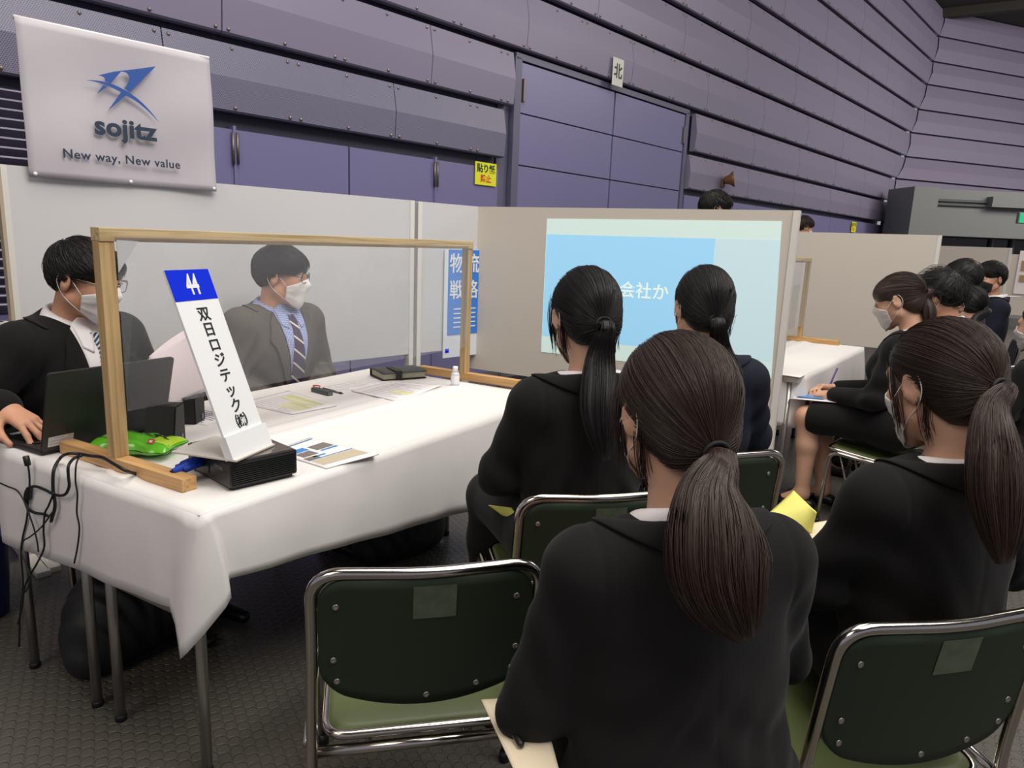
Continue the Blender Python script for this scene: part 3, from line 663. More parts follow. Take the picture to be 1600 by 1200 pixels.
# ------------------------------------------------------------------ stacking chairs
def make_chair(label, loc, az):
    """origin on the floor under the seat, local +y is the way the sitter faces"""
    t = empty('stacking_chair', (*loc, 0), az-math.pi/2, label, 'chair', 'green stacking chairs')
    W = 0.218; TR = 0.0115; top = 0.742
    def yb(z): return -0.232-0.043*max(0.0, (z-0.40)/0.34)**1.3
    # back loop running down into the rear legs
    path = [(-W-0.008, -0.258, 0.012), (-W-0.004, -0.232, 0.40), (-W, yb(0.58), 0.58), (-W, yb(top), top), (0, yb(top)-0.018, top-0.004), (W, yb(top), top), (W, yb(0.58), 0.58), (W+0.004, -0.232, 0.40), (W+0.008, -0.258, 0.012)]
    mb = MB(); mb.tube(fillet(path, 0.062, 8), TR, 12); mb.build('back_frame', M_CHROME, t)
    for s in (-1, 1):
        mb = MB(); mb.tube(fillet([(s*(W+0.012), 0.225, 0.012), (s*(W+0.012), 0.205, 0.386), (s*(W+0.012), -0.236, 0.358)], 0.05, 8), TR*0.9, 12); mb.build('side_frame', M_CHROME, t)
        for y in (0.225, -0.258):
            mb = MB(); mb.lathe((s*(W+0.010), y, 0), [(0.0135, 0), (0.0145, 0.015), (0.0125, 0.03)], 12); mb.build('foot_cap', M_BLACKP, t)
    mb = MB(); mb.tube([(-W, -0.226, 0.330), (W, -0.226, 0.330)], TR, 12); mb.build('rear_rail', M_CHROME, t)
    mb = MB(); mb.tube(fillet([(-W*0.55, -0.16, 0.355), (-W*0.50, -0.10, 0.22), (-W*0.5, 0.14, 0.20), (-W*0.5, 0.19, 0.37)], 0.04), 0.006, 8); mb.build('under_brace', M_CHROME, t)
    mb = MB(); mb.tube(fillet([(W*0.55, -0.16, 0.355), (W*0.50, -0.10, 0.22), (W*0.5, 0.14, 0.20), (W*0.5, 0.19, 0.37)], 0.04), 0.006, 8); mb.build('under_brace', M_CHROME, t)
    # seat shell and its chrome rim
    sw, yb0, yf = 0.198, -0.222, 0.225
    rim = fillet([(-sw, yb0, 0.360), (sw, yb0, 0.360), (sw, yf, 0.394), (-sw, yf, 0.394)], 0.05, 8, closed=True)
    mb = MB(); mb.tube(rim, 0.0095, 10, closed=True); mb.build('seat_rim', M_CHROME, t)
    def seat_z(x, y): return 0.364+0.034*(y-yb0)/(yf-yb0)+0.006*(abs(x)/sw)**2-0.010*math.exp(-((y+0.02)/0.14)**2)
    inner = [(p.x*0.985, p.y*0.985+0.0005) for p in rim]; mb = MB()
    n = len(inner); rings = [1.0, 0.93, 0.7, 0.4, 0.12]; V = []; F = []; c0 = (0.0, 0.02)
    for side in (0, 1):
        for q in rings:
            for (x, y) in inner:
                xx = c0[0]+(x-c0[0])*q; yy = c0[1]+(y-c0[1])*q
                V.append((xx, yy, seat_z(xx, yy)+(0.006 if q < 0.99 else 0.0) if side == 0 else seat_z(xx, yy)-0.012))
    R = len(rings)
    for side in (0, 1):
        for r in range(R-1):
            for k in range(n):
                a = (side*R+r)*n+k; b = (side*R+r)*n+(k+1) % n; c = (side*R+r+1)*n+(k+1) % n; d2 = (side*R+r+1)*n+k
                F.append((a, b, c, d2) if side == 0 else (d2, c, b, a))
        F.append(tuple((side*R+R-1)*n+k for k in range(n)))
    for k in range(n): F.append((k, R*n+k, R*n+(k+1) % n, (k+1) % n))
    mb.add(V, F, True); mb.build('seat', M_SEAT, t)
    # back shell: curved plate with a bowed lower edge
    bw = 0.206
    def zlow(x): return 0.487-0.045*(1-(x/bw)**2)
    def back(u, v, off):
        x = -bw+2*bw*u
        zl = zlow(x); zh = top-0.012
        cx = max(0.0, abs(x)-(bw-0.055))/0.055
        zh -= 0.055*(1-math.sqrt(max(0.0, 1-cx*cx))); zl += 0.05*(1-math.sqrt(max(0.0, 1-cx*cx)))
        z = zl+(zh-zl)*v
        return (x, yb(z)-0.018*(1-(x/bw)**2)+off, z)
    nu, nv = 33, 13; mb = MB(); V = []; F = []
    us = [0.5-0.5*math.cos(math.pi*i/(nu-1)) for i in range(nu)]
    for off in (-0.006, 0.008):
        V += [back(u, j/(nv-1), off) for j in range(nv) for u in us]
    N0 = nu*nv
    for j in range(nv-1):
        for i in range(nu-1):
            a = j*nu+i; F.append((a, a+1, a+nu+1, a+nu)); F.append((N0+a+nu, N0+a+nu+1, N0+a+1, N0+a))
    for i in range(nu-1): F.append((i, N0+i, N0+i+1, i+1)); a = (nv-1)*nu+i; F.append((a+1, N0+a+1, N0+a, a))
    for j in range(nv-1): F.append((j*nu+nu, N0+j*nu+nu, N0+j*nu, j*nu)); a = j*nu+nu-1; F.append((a, N0+a, N0+a+nu, a+nu))
    mb.add(V, F, True); mb.build('backrest', M_GREEN, t)
    for (x, z) in ((-0.172, 0.672), (-0.178, 0.552), (-0.172, 0.503), (0.0, 0.463), (0.10, 0.478), (0.172, 0.672), (0.178, 0.552), (0.172, 0.503)):
        y = yb(z)-0.018*(1-(x/bw)**2)-0.0065
        mb = MB(); mb.lathe((0, 0, 0), [(0.0, 0.0015), (0.0022, 0.0008), (0.0034, 0.0018), (0.0058, 0.0014), (0.0066, 0.0), (0.002, -0.002)][::-1], 12)
        mb.v = [(x+p[0], y-p[2], z+p[1]) for p in mb.v]; mb.build('screw', mat('screw_steel', (168, 164, 156), 0.3, metal=0.9), t)
    # worn tape patch high on the back
    def patch(u, v):
        x = -0.03+0.082*u; z = 0.642+0.072*v; return (x, yb(z)-0.018*(1-(x/bw)**2)-0.0072, z)
    mb = MB(); mb.grid(patch, 8, 6); mb.build('tape_patch', M_TAPE, t)
    return t
CH_AZ = R_(42)
def chair_at(label, midx, midy, az=CH_AZ):
    # given where the middle of the back's top edge stands
    f = Vector((math.cos(az), math.sin(az))); c = Vector((midx, midy))+f*0.272
    return make_chair(label, (c.x, c.y), az)
chair_at('empty green stacking chair with chrome frame in front of the table', 1.005, 0.742)
chair_at('green stacking chair of the woman next to the table, second row', 1.575, 0.622)
chair_at('green stacking chair of the front woman before the slide board', 2.125, 0.478)
chair_at('green stacking chair at the lower right corner, woman with long ponytail on it', 1.362, -0.112, R_(43))

# ------------------------------------------------------------------ implicit bodies: rounded cones and ellipsoids blended, meshed by surface nets
class Field:
    def __init__(s): s.p = []
    def rc(s, a, b, ra, rb=None, k=0.03, op='u', flat=None):
        rb = ra if rb is None else rb; a = np.array(a, float); b = np.array(b, float); m = max(ra, rb)
        def fn(P):
            ba = b-a; L = max(ba@ba, 1e-12); h = np.clip(((P-a)@ba)/L, 0, 1)
            return np.sqrt(((P-a-h[:, None]*ba)**2).sum(1))-(ra+(rb-ra)*h)
        s.p.append((fn, np.minimum(a, b)-m, np.maximum(a, b)+m, k, op)); return s
    def ell(s, c, r, k=0.03, op='u', M=None):
        c = np.array(c, float); r = np.array(r, float); m = np.full(3, r.max())
        Mi = None if M is None else np.array(M)          # columns = local axes
        def fn(P):
            q = P-c
            if Mi is not None: q = q@Mi
            k0 = np.sqrt(((q/r)**2).sum(1)); k1 = np.sqrt(((q/(r*r))**2).sum(1))+1e-9
            return k0*(k0-1)/k1
        s.p.append((fn, c-m, c+m, k, op)); return s
    def half(s, n, d, k=0.02, lo=None, hi=None):
        """keep only the side where n.p < d"""
        n = np.array(n, float)
        s.p.append((lambda P: P@n-d, None, None, k, 'i')); return s
    def disp(s, fn): s.p.append((fn, None, None, 0, 'd')); return s
    def merge(s, o): s.p += o.p; return s
    def _comb(s, cur, d, k, op):
        if op == 'd': return cur+d
        if op == 's': d = -d
        if op == 'u':
            if k <= 0: return np.minimum(cur, d)
            h = np.maximum(k-np.abs(cur-d), 0)/k; return np.minimum(cur, d)-h*h*k*0.25
        h = np.maximum(k-np.abs(cur-d), 0)/max(k, 1e-9); return np.maximum(cur, d)+h*h*k*0.25
    def ev(s, P):
        P = np.asarray(P, float).reshape(-1, 3); cur = np.full(len(P), 1.0)
        for fn, lo, hi, k, op in s.p: cur = s._comb(cur, fn(P), k, op)
        return cur
    def grid(s, h):
        lo = np.min([p[1] for p in s.p if p[4] == 'u'], axis=0)-2.5*h; hi = np.max([p[2] for p in s.p if p[4] == 'u'], axis=0)+2.5*h
        n = np.ceil((hi-lo)/h).astype(int)+1
        ax = [lo[i]+h*np.arange(n[i]) for i in range(3)]
        F = np.full(n, 1.0)
        for fn, l, u, k, op in s.p:
            if l is None: i0 = np.zeros(3, int); i1 = n
            else:
                pad = k+2.5*h
                i0 = np.clip(np.floor((l-pad-lo)/h).astype(int), 0, n); i1 = np.clip(np.ceil((u+pad-lo)/h).astype(int)+1, 0, n)
            if np.any(i1 <= i0): continue
            sl = tuple(slice(a, b) for a, b in zip(i0, i1)); sub = F[sl]
            if l is None:
                mask = sub < 0.08
                if not mask.any(): continue
                ii = np.nonzero(mask); P = np.stack([ax[q][ii[q]+i0[q]] for q in range(3)], 1)
                sub[mask] = s._comb(sub[mask], fn(P), k, op)
            else:
                g = np.meshgrid(*[ax[q][i0[q]:i1[q]] for q in range(3)], indexing='ij'); P = np.stack([q.ravel() for q in g], 1)
                F[sl] = s._comb(sub.ravel(), fn(P), k, op).reshape(sub.shape)
        return F, lo
    def mesh(s, h):
        F, lo = s.grid(h); S = F < 0
        nx, ny, nz = F.shape
        cnt = np.zeros((nx-1, ny-1, nz-1), np.int8)
        for dx in (0, 1):
            for dy in (0, 1):
                for dz in (0, 1): cnt += S[dx:nx-1+dx, dy:ny-1+dy, dz:nz-1+dz]
        act = (cnt > 0) & (cnt < 8); I = np.argwhere(act); idx = -np.ones(act.shape, np.int64); idx[act] = np.arange(len(I))
        acc = np.zeros((len(I), 3)); num = np.zeros(len(I))
        cs = [(a, b, c) for a in (0, 1) for b in (0, 1) for c in (0, 1)]
        for a in cs:
            for ax_ in range(3):
                if a[ax_]: continue
                b = list(a); b[ax_] = 1
                f0 = F[I[:, 0]+a[0], I[:, 1]+a[1], I[:, 2]+a[2]]; f1 = F[I[:, 0]+b[0], I[:, 1]+b[1], I[:, 2]+b[2]]
                cr = (f0 < 0) != (f1 < 0); t = np.where(cr, f0/(f0-f1+1e-12), 0)
                pt = np.tile(np.array(a, float), (len(I), 1)); pt[:, ax_] += t
                acc += pt*cr[:, None]; num += cr
        V = lo+h*(I+acc/np.maximum(num, 1)[:, None])
        Q = []
        for ax_ in range(3):
            o1, o2 = [(1, 2), (2, 0), (0, 1)][ax_]
            sl0 = [slice(1, -1)]*3; sl0[ax_] = slice(0, -1); sl1 = [slice(1, -1)]*3; sl1[ax_] = slice(1, None)
            e = np.argwhere(S[tuple(sl0)] != S[tuple(sl1)])
            if not len(e): continue
            e = e.copy(); add = np.ones(3, int); add[ax_] = 0; e += add
            s0 = S[e[:, 0], e[:, 1], e[:, 2]]
            def cell(d1, d2):
                c = e.copy(); c[:, o1] += d1; c[:, o2] += d2; return idx[c[:, 0], c[:, 1], c[:, 2]]
            q = np.stack([cell(-1, -1), cell(0, -1), cell(0, 0), cell(-1, 0)], 1)
            q[~s0] = q[~s0][:, ::-1]; Q.append(q)
        Q = np.concatenate(Q); Q = Q[(Q >= 0).all(1)]
        return V, Q
def np_mesh(name, V, Q, m, parent=None, smooth=True, attr=None):
    me = bpy.data.meshes.new(name); nv, nq = len(V), len(Q); kk = Q.shape[1]
    me.vertices.add(nv); me.vertices.foreach_set('co', np.asarray(V, np.float32).ravel())
    me.loops.add(nq*kk); me.loops.foreach_set('vertex_index', np.asarray(Q, np.int32).ravel())
    me.polygons.add(nq); me.polygons.foreach_set('loop_start', np.arange(0, nq*kk, kk, dtype=np.int32))
    if attr is not None:
        a = me.attributes.new('flow', 'FLOAT_VECTOR', 'POINT'); a.data.foreach_set('vector', np.asarray(attr, np.float32).ravel())
    me.update(calc_edges=True); me.validate()
    me.polygons.foreach_set('use_smooth', np.full(len(me.polygons), smooth))
    me.materials.append(m)
    o = bpy.data.objects.new(name, me); link(o, parent); return o
def tubes_np(paths, rad, seg=4):
    """paths (n, k, 3), rad (k,) -> verts, quads"""
    P = np.asarray(paths, float); n, k, _ = P.shape; rad = np.broadcast_to(np.asarray(rad, float), (n, k))
    T = np.gradient(P, axis=1); T /= np.linalg.norm(T, axis=2, keepdims=True)+1e-12
    up = np.array([0.31, 0.52, 0.79]); U = np.cross(T, up); U /= np.linalg.norm(U, axis=2, keepdims=True)+1e-12; W_ = np.cross(T, U)
    a = 2*np.pi*np.arange(seg)/seg
    V = P[:, :, None, :]+rad[:, :, None, None]*(np.cos(a)[None, None, :, None]*U[:, :, None, :]+np.sin(a)[None, None, :, None]*W_[:, :, None, :])
    ids = np.arange(n*k*seg).reshape(n, k, seg); q = np.stack([ids[:, :-1, :], np.roll(ids, -1, 2)[:, :-1, :], np.roll(ids, -1, 2)[:, 1:, :], ids[:, 1:, :]], -1).reshape(-1, 4)
    return V.reshape(-1, 3), q

def rotm(yaw=0, pitch=0, roll=0):
    """yaw to the figure's left is positive, pitch down is positive, roll to the figure's right is positive"""
    return np.array(Euler((-R_(pitch), R_(roll), 0)).to_matrix()) if yaw == 0 else np.array(Matrix.Rotation(R_(yaw), 3, 'Z') @ Euler((-R_(pitch), R_(roll), 0)).to_matrix())

ELL_R = np.array([0.083, 0.105, 0.097]); ELL_C = np.array([0.0, -0.012, 0.030])

class Person:
    def __init__(s, label, head_xy, head_z, az, sex='f', scale=1.0, yaw=0, pitch=0, roll=0, lean=0, stand=False, h=0.007, name='person', headscale=1.0, widen=1.0, neck=0.0):
        s.sex, s.h, s.stand, s.widen = sex, h, stand, widen; s.hs = headscale
        s.lean = R_(lean); base_head = np.array([0, 0.028, 1.125+neck]) if not stand else np.array([0, 0.02, 1.55])
        s.B = np.array(Matrix.Rotation(-s.lean, 3, 'X')); s.bc = np.array([0, 0, 0.50 if not stand else 0.92])
        s.HC = s.up(base_head); s.HM = rotm(yaw, pitch, roll)
        # the whole figure is scaled so that its head stands at the wanted height
        s.S = head_z/s.HC[2]*1.0
        c, q = math.cos(az-math.pi/2), math.sin(az-math.pi/2)
        off = np.array([c*s.HC[0]-q*s.HC[1], q*s.HC[0]+c*s.HC[1]])*s.S
        s.root = empty(name, (head_xy[0]-off[0], head_xy[1]-off[1], 0), az-math.pi/2, label, 'person')
        s.root.scale = (s.S,)*3
        s.body = Field(); s.L = {}
    def up(s, p): return s.bc+s.B@(np.array(p, float)-s.bc)
    def hd(s, p): return s.HC+s.HM@(np.array(p, float)*s.hs)
    def to_local(s, P):
        """world point -> this figure's own frame"""
        bpy.context.view_layer.update(); return np.array(s.root.matrix_world.inverted() @ Vector(P))
    # ---- head
    def head(s, ears=True):
        b = s.body; H = s.HM; q = s.hs
        E = lambda c, r, k=0.02, op='u', M=None: b.ell(s.hd(c), np.array(r)*q, k*q, op, H if M is None else H@M)
        C = lambda a, c, ra, rb, k=0.02: b.rc(s.hd(a), s.hd(c), ra*q, rb*q, k*q)
        C((0, -0.028, -0.05), (0, -0.035, -0.14), 0.050, 0.052, 0.03)
        E((0, -0.015, 0.03), (0.073, 0.092, 0.084))
        E((0, 0.032, -0.012), (0.062, 0.056, 0.082), 0.03)
        for x in (-1, 1):
            C((x*0.054, 0.0, -0.055), (x*0.012, 0.058, -0.092), 0.022, 0.020, 0.03)
            E((x*0.036, 0.052, -0.028), (0.026, 0.030, 0.028), 0.02)
            E((x*0.033, 0.094, 0.006), (0.018, 0.012, 0.011), 0.012, 's')
        C((0, 0.06, -0.098), (0, 0.064, -0.098), 0.020, 0.020, 0.02)
        C((-0.036, 0.077, 0.027), (0.036, 0.077, 0.027), 0.010, 0.010, 0.02)
        C((0, 0.086, 0.012), (0, 0.106, -0.026), 0.008, 0.011, 0.014)
        for x in (-1, 1): E((x*0.011, 0.096, -0.030), (0.009, 0.010, 0.008), 0.008)
        E((0, 0.090, -0.058), (0.023, 0.010, 0.0065), 0.008); E((0, 0.088, -0.070), (0.019, 0.010, 0.0065), 0.006)
        if ears:
            for x in (-1, 1):
                M = np.array(Euler((R_(-12), 0, R_(x*-22))).to_matrix())
                E((x*0.080, -0.010, -0.004), (0.0085, 0.019, 0.032), 0.010, 'u', M)
                E((x*0.0895, -0.005, 0.002), (0.005, 0.009, 0.015), 0.006, 's', M)
    def eyes(s, dark=True):
        for x in (-1, 1):
            mb = MB(); mb.lathe((0, 0, 0), [(0.0112*math.cos(a), 0.0112*math.sin(a)) for a in np.linspace(-1.5, 1.5, 9)], 14)
            c = s.hd((x*0.032, 0.0775, 0.006)); mb.v = [tuple(c+np.array(p)) for p in mb.v]; e = mb.build('eye', mat('eye_white', (226, 220, 212), 0.25), s.root)
            mb = MB(); d = s.HM@np.array([0, 1.0, -0.12]); d /= np.linalg.norm(d); mb.tube([c+d*0.0085, c+d*0.0116], 0.0055, 12); mb.build('iris', mat('dark_iris', (36, 24, 20), 0.2), e)
            pts = [s.hd((x*t, 0.093-abs(t-0.034)*0.35-t*0.12, 0.026+0.004*math.sin((t-0.015)*80))) for t in np.linspace(0.014, 0.052, 7)]
            mb = MB(); mb.tube(pts, [0.002, 0.0035, 0.0036, 0.0034, 0.003, 0.0024, 0.001], 6); mb.build('eyebrow', M_HAIRB, s.root)
            pts = [s.hd((x*t, 0.0905-abs(t-0.033)*0.3, 0.0125-0.5*(t-0.033)**2*60)) for t in np.linspace(0.02, 0.046, 6)]
            mb = MB(); mb.tube(pts, 0.0014, 5); mb.build('eyelash', M_HAIRB, s.root)
    # ---- skeleton
    def torso(s, g=0.0, waist=0.0):
        """list of primitives of the trunk, grown by g"""
        w_ = s.widen; F = Field(); u = s.up; BM = s.B; f = s.sex == 'f'; dz = 0.42 if s.stand else 0.0
        sw = (0.140 if f else 0.172)*w_
        F.ell(u((0, -0.01, 0.535+dz)), ((0.168 if f else 0.165)*w_+g, 0.118+g, 0.115+g), 0.04, 'u', BM)
        F.ell(u((0, 0.0, 0.68+dz)), ((0.128 if f else 0.150)*w_+g+waist, 0.098+g+waist*0.6, 0.15+g), 0.06, 'u', BM)
        F.ell(u((0, 0.004, 0.81+dz)), ((0.150 if f else 0.178)*w_+g, 0.112+g, 0.145+g), 0.06, 'u', BM)
        if f:
            for x in (-1, 1): F.ell(u((x*0.07, 0.085, 0.80+dz)), (0.058+g, 0.045+g, 0.055+g), 0.04, 'u', BM)
        z = (0.905 if f else 0.915)+dz
        F.rc(u((-sw, -0.012, z)), u((sw, -0.012, z)), (0.043 if f else 0.048)+g, None, 0.07)
        for x in (-1, 1): F.rc(u((x*0.035, -0.026, z+0.026)), u((x*sw*0.9, -0.014, z+0.008)), 0.041+g, 0.036+g, 0.05)
        s.sh = {x: u((x*(sw+0.014), -0.012, z-0.006)) for x in (-1, 1)}; s.neck_z = z+0.062
        return F
    def arms(s, el, wr, g=0.0, F=None, cut=0.0):
        F = Field() if F is None else F; f = s.sex == 'f'
        for x in (-1, 1):
            a = s.sh[x]; e = np.array(el[x], float); w_ = np.array(wr[x], float); w2 = e+(w_-e)*(1-cut)
            F.rc(a, e, (0.044 if f else 0.052)+g, (0.037 if f else 0.044)+g, 0.035)
            F.rc(e, w2, (0.037 if f else 0.043)+g*1.1, (0.026 if f else 0.031)+g*1.25, 0.03)
        return F
    def legs(s, kn, an, g=0.0, F=None, upto=1.0, k=0.03):
        F = Field() if F is None else F
        for x in (-1, 1):
            h_ = np.array((x*0.085, 0.0, 0.525 if not s.stand else 0.93)); kk = np.array(kn[x], float); a = np.array(an[x], float)
            F.rc(h_, kk, 0.078+g, 0.054+g, 0.05)
            if upto > 0:
                e = kk+(a-kk)*upto; mid = kk+(a-kk)*0.35+np.array([0, -0.012, 0])
                F.rc(kk, mid, 0.050+g, 0.050+g, k); F.rc(mid, e, 0.050+g, 0.050+(0.034-0.050)*upto+g, k)
        return F
    def hand(s, wr, d, n, side, curl=(0.5, 0.5, 0.55, 0.6), thumb=0.5, spread=0.10, sc=1.0, F=None):
        """palm, four fingers and a thumb; d = finger direction, n = back of the hand, side = +1 right, -1 left"""
        F = s.body if F is None else F
        wr = np.array(wr, float); d = np.array(d, float); d /= np.linalg.norm(d); n = np.array(n, float); n -= d*(n@d); n /= np.linalg.norm(n)
        lat = np.cross(n, d)*side*-1.0            # towards the thumb
        K = []
        for i, (off, ln) in enumerate(((0.027, 0.088), (0.009, 0.092), (-0.010, 0.087), (-0.027, 0.079))):
            kpt = wr+(d*ln+lat*off+n*(0.004-0.004*abs(i-1)))*sc; K.append(kpt)
            F.rc(wr+lat*off*0.55*sc+d*0.01*sc, kpt, 0.0155*sc, 0.0115*sc, 0.012)
        for i, kpt in enumerate(K):
            L_ = (0.042, 0.046, 0.042, 0.033)[i]*sc; a = curl[i]*0.75; r0 = (0.0090, 0.0092, 0.0088, 0.0078)[i]*sc
            fd = d+lat*spread*(1.2-i*0.8); fd /= np.linalg.norm(fd); p = kpt
            for j, q in enumerate((1.0, 0.62, 0.5)):
                v = fd*math.cos(a)-n*math.sin(a); p2 = p+v*L_*q; F.rc(p, p2, r0*(1-0.08*j), r0*(0.92-0.08*j), 0.005); p = p2; a += curl[i]*(0.9 if j == 0 else 0.6)
        b0 = wr+(lat*0.020+d*0.018-n*0.004)*sc; v = d*0.62+lat*0.72-n*0.35*(1+thumb); v /= np.linalg.norm(v); b1 = b0+v*0.046*sc
        v2 = d*(0.85)+lat*(0.35-0.5*thumb)-n*0.35; v2 /= np.linalg.norm(v2); b2 = b1+v2*0.032*sc; v3 = d*0.9+lat*(0.1-0.6*thumb)-n*0.3; v3 /= np.linalg.norm(v3); b3 = b2+v3*0.026*sc
        F.rc(b0, b1, 0.0150*sc, 0.0110*sc, 0.014); F.rc(b1, b2, 0.0105*sc, 0.0098*sc, 0.006); F.rc(b2, b3, 0.0096*sc, 0.0082*sc, 0.005)
        F.rc(wr-d*0.05*sc, wr+d*0.012*sc, 0.023*sc, 0.021*sc, 0.02)
    def add(s, name, F, m, h=None, parent=None):
        V, Q = F.mesh(h or s.h); return np_mesh(name, V, Q, m, parent or s.root)
    # ---- sheets that follow a surface
    def march(s, F, O, D, n=48, tmax=0.5):
        O = np.asarray(O, float); D = np.asarray(D, float); t = np.zeros(len(O))
        for _ in range(n):
            t += np.clip(F.ev(O+D*t[:, None]), -0.02, 0.05)
        return np.minimum(t, tmax)
    def sheet(s, name, F, left, right, m, off=0.004, nu=8, nv=24, thick=0.002, parent=None, front=True):
        """left/right: polylines of (x, z) in the upright trunk frame; the sheet between them is laid on F from the front"""
        def res(pl, n):
            pl = np.array(pl, float); d_ = np.r_[0, np.cumsum(np.linalg.norm(np.diff(pl, axis=0), axis=1))]; q = np.linspace(0, d_[-1], n)
            return np.stack([np.interp(q, d_, pl[:, i]) for i in range(2)], 1)
        A, C = res(left, nv), res(right, nv); P = (A[:, None, :]*(1-np.linspace(0, 1, nu))[None, :, None]+C[:, None, :]*np.linspace(0, 1, nu)[None, :, None]).reshape(-1, 2)
        sg = 1.0 if front else -1.0
        O = np.stack([s.up((x, 0.32*sg, z)) for x, z in P]); D = np.tile(s.B@np.array([0, -sg, 0]), (len(O), 1))
        t = s.march(F, O, D); V = O+D*(t-off)[:, None]
        Q = np.array([(j*nu+i, j*nu+i+1, (j+1)*nu+i+1, (j+1)*nu+i) for j in range(nv-1) for i in range(nu-1)])
        o = np_mesh(name, V, Q, m, parent or s.root); md = o.modifiers.new('thick', 'SOLIDIFY'); md.thickness = thick; md.offset = 0; return o
    def collar(s, name, F, m, parent, hi_back, hi_front, lo_back, lo_front, a_max=150, r_in=0.066, grow=0.004, thick=0.003, rx=1.0, rlo=0.105):
        """folded collar band around the back of the neck"""
        A = np.radians(np.linspace(-a_max, a_max, 49)); nv = 6; V = []
        c0 = np.array([0, -0.028])
        for a in A:
            q = (abs(a)/math.radians(a_max))**1.6; zh = hi_back+(hi_front-hi_back)*q; zl = lo_back+(lo_front-lo_back)*q
            dr = np.array([math.sin(a)*rx, -math.cos(a), 0])
            O = s.up((c0[0]+dr[0]*(rlo+0.12), c0[1]+dr[1]*(rlo+0.12), zl+0.12)); D = s.B@(np.array([-dr[0], -dr[1], -1.0])/math.sqrt(2)); t = s.march(F, [O], [D])[0]; lo = O+D*(t-grow)
            hi = s.up((c0[0]+dr[0]*r_in, c0[1]+dr[1]*r_in, zh)); inn = s.up((c0[0]+dr[0]*(r_in-0.004), c0[1]+dr[1]*(r_in-0.004), zh-0.028))
            mid = hi+(lo-hi)*0.22+s.B@np.array([dr[0]*0.010, dr[1]*0.010, 0.004])
            V += [inn, hi, mid, hi+(lo-hi)*0.5+s.B@np.array([dr[0]*0.010, dr[1]*0.010, 0.004]), hi+(lo-hi)*0.78+s.B@np.array([dr[0]*0.006, dr[1]*0.006, 0.002]), lo]
        Q = np.array([(j*nv+i, j*nv+i+1, (j+1)*nv+i+1, (j+1)*nv+i) for j in range(len(A)-1) for i in range(nv-1)])
        o = np_mesh(name, np.array(V), Q, m, parent); md = o.modifiers.new('thick', 'SOLIDIFY'); md.thickness = thick; md.offset = 0
        sb = o.modifiers.new('soft', 'SUBSURF'); sb.levels = 1; sb.render_levels = 1; return o
    def mask(s, m=None, loops=True):
        m = m or M_MASK; na, nz = 31, 15; hf = Field(); hf.p = list(s.body.p)
        A = np.radians(np.linspace(-62, 62, na)); V = np.zeros((nz, na, 3)); O = []; D = []; 
        for j in range(nz):
            for i, a in enumerate(A):
                q = abs(a)/math.radians(62); zt = 0.004-0.036*q**0.9+(-0.006 if q < 0.12 else 0)*0; zb = -0.128+0.042*q**1.4
                z = zt+(zb-zt)*j/(nz-1); O.append(s.hd((math.sin(a)*0.2, 0.0+math.cos(a)*0.2, z))); D.append(s.HM@np.array([-math.sin(a), -math.cos(a), 0]))
        t = s.march(hf, O, D, 40, 0.19*1.1).reshape(nz, na); r = 0.2*s.hs-t+0.004
        zi = np.array(O).reshape(nz, na, 3)
        for it in range(14):
            p = np.pad(r, 1, mode='edge'); av = (p[:-2, 1:-1]+p[2:, 1:-1]+p[1:-1, :-2]+p[1:-1, 2:])/4; r = np.maximum(r*1.0, 0)*0.35+av*0.65; r = np.maximum(r, 0.2*s.hs-t+0.002)
        for j in range(nz-1, -1, -1):
            if j >= nz-3: r[j] = np.maximum(r[j], r[nz-4]*0.965-0.004*(j-(nz-4)))
        Dn = np.array(D).reshape(nz, na, 3); V = zi+Dn*(0.2*1.0-r)[..., None]*1.0
        # the rays start 0.2*hs away from the axis
        V = zi+Dn*((0.2*s.hs)-r)[..., None]
        for q in (1/3, 2/3): V[int(q*nz), :] -= Dn[int(q*nz), :]*0.002
        Q = np.array([(j*na+i, j*na+i+1, (j+1)*na+i+1, (j+1)*na+i) for j in range(nz-1) for i in range(na-1)])
        o = np_mesh('face_mask', V.reshape(-1, 3), Q, m, s.root); md = o.modifiers.new('thick', 'SOLIDIFY'); md.thickness = 0.0016; md.offset = 0
        if loops:
            for x, col in ((-1, 0), (1, na-1)):
                top, bot = V[0, col], V[nz-1, col]
                e1, e2, e3 = s.hd((x*0.082, -0.014, 0.026)), s.hd((x*0.083, -0.034, 0.0)), s.hd((x*0.078, -0.022, -0.036))
                mid1 = s.hd((x*0.078, 0.022, -0.005))
                mb = MB(); mb.tube(catmull([top, mid1*0.5+top*0.5+s.HM@np.array([x*0.004, 0, 0]), e1, e2, e3, e3*0.5+bot*0.5+s.HM@np.array([x*0.007, 0, 0]), bot], 6), 0.0012, 6); mb.build('ear_loop', m, o)
        return o
    # ---- hair
    def hair_cap(s, m, line=(1.03, -0.0126), thick=1.0, fringe=False, h=0.005, back_low=-0.075, bulge=0.0, rough=0.0):
        """cap of hair over the skull, cut along a slanted line in side view: z > slope*y + c"""
        q = s.hs; F = Field(); Rr = ELL_R*thick; H = s.HM
        F.ell(s.hd(ELL_C), Rr*q, 0.02, 'u', H)
        if bulge: F.ell(s.hd((0, -0.062, -0.03)), np.array((0.066, 0.05, 0.055))*q, 0.03, 'u', H)
        sl, c0 = line; n = H@np.array([0, sl, -1.0]); n /= np.linalg.norm(n); p0 = s.hd((0, 0, c0)); F.half(n, n@p0, 0.006)
        nb = H@np.array([0, 0, -1.0]); F.half(nb, nb@s.hd((0, 0, back_low)), 0.01)
        if fringe:
            F.ell(s.hd((0, 0.03, 0.045)), np.array((0.084, 0.069, 0.058))*q, 0.015, 'u', H)
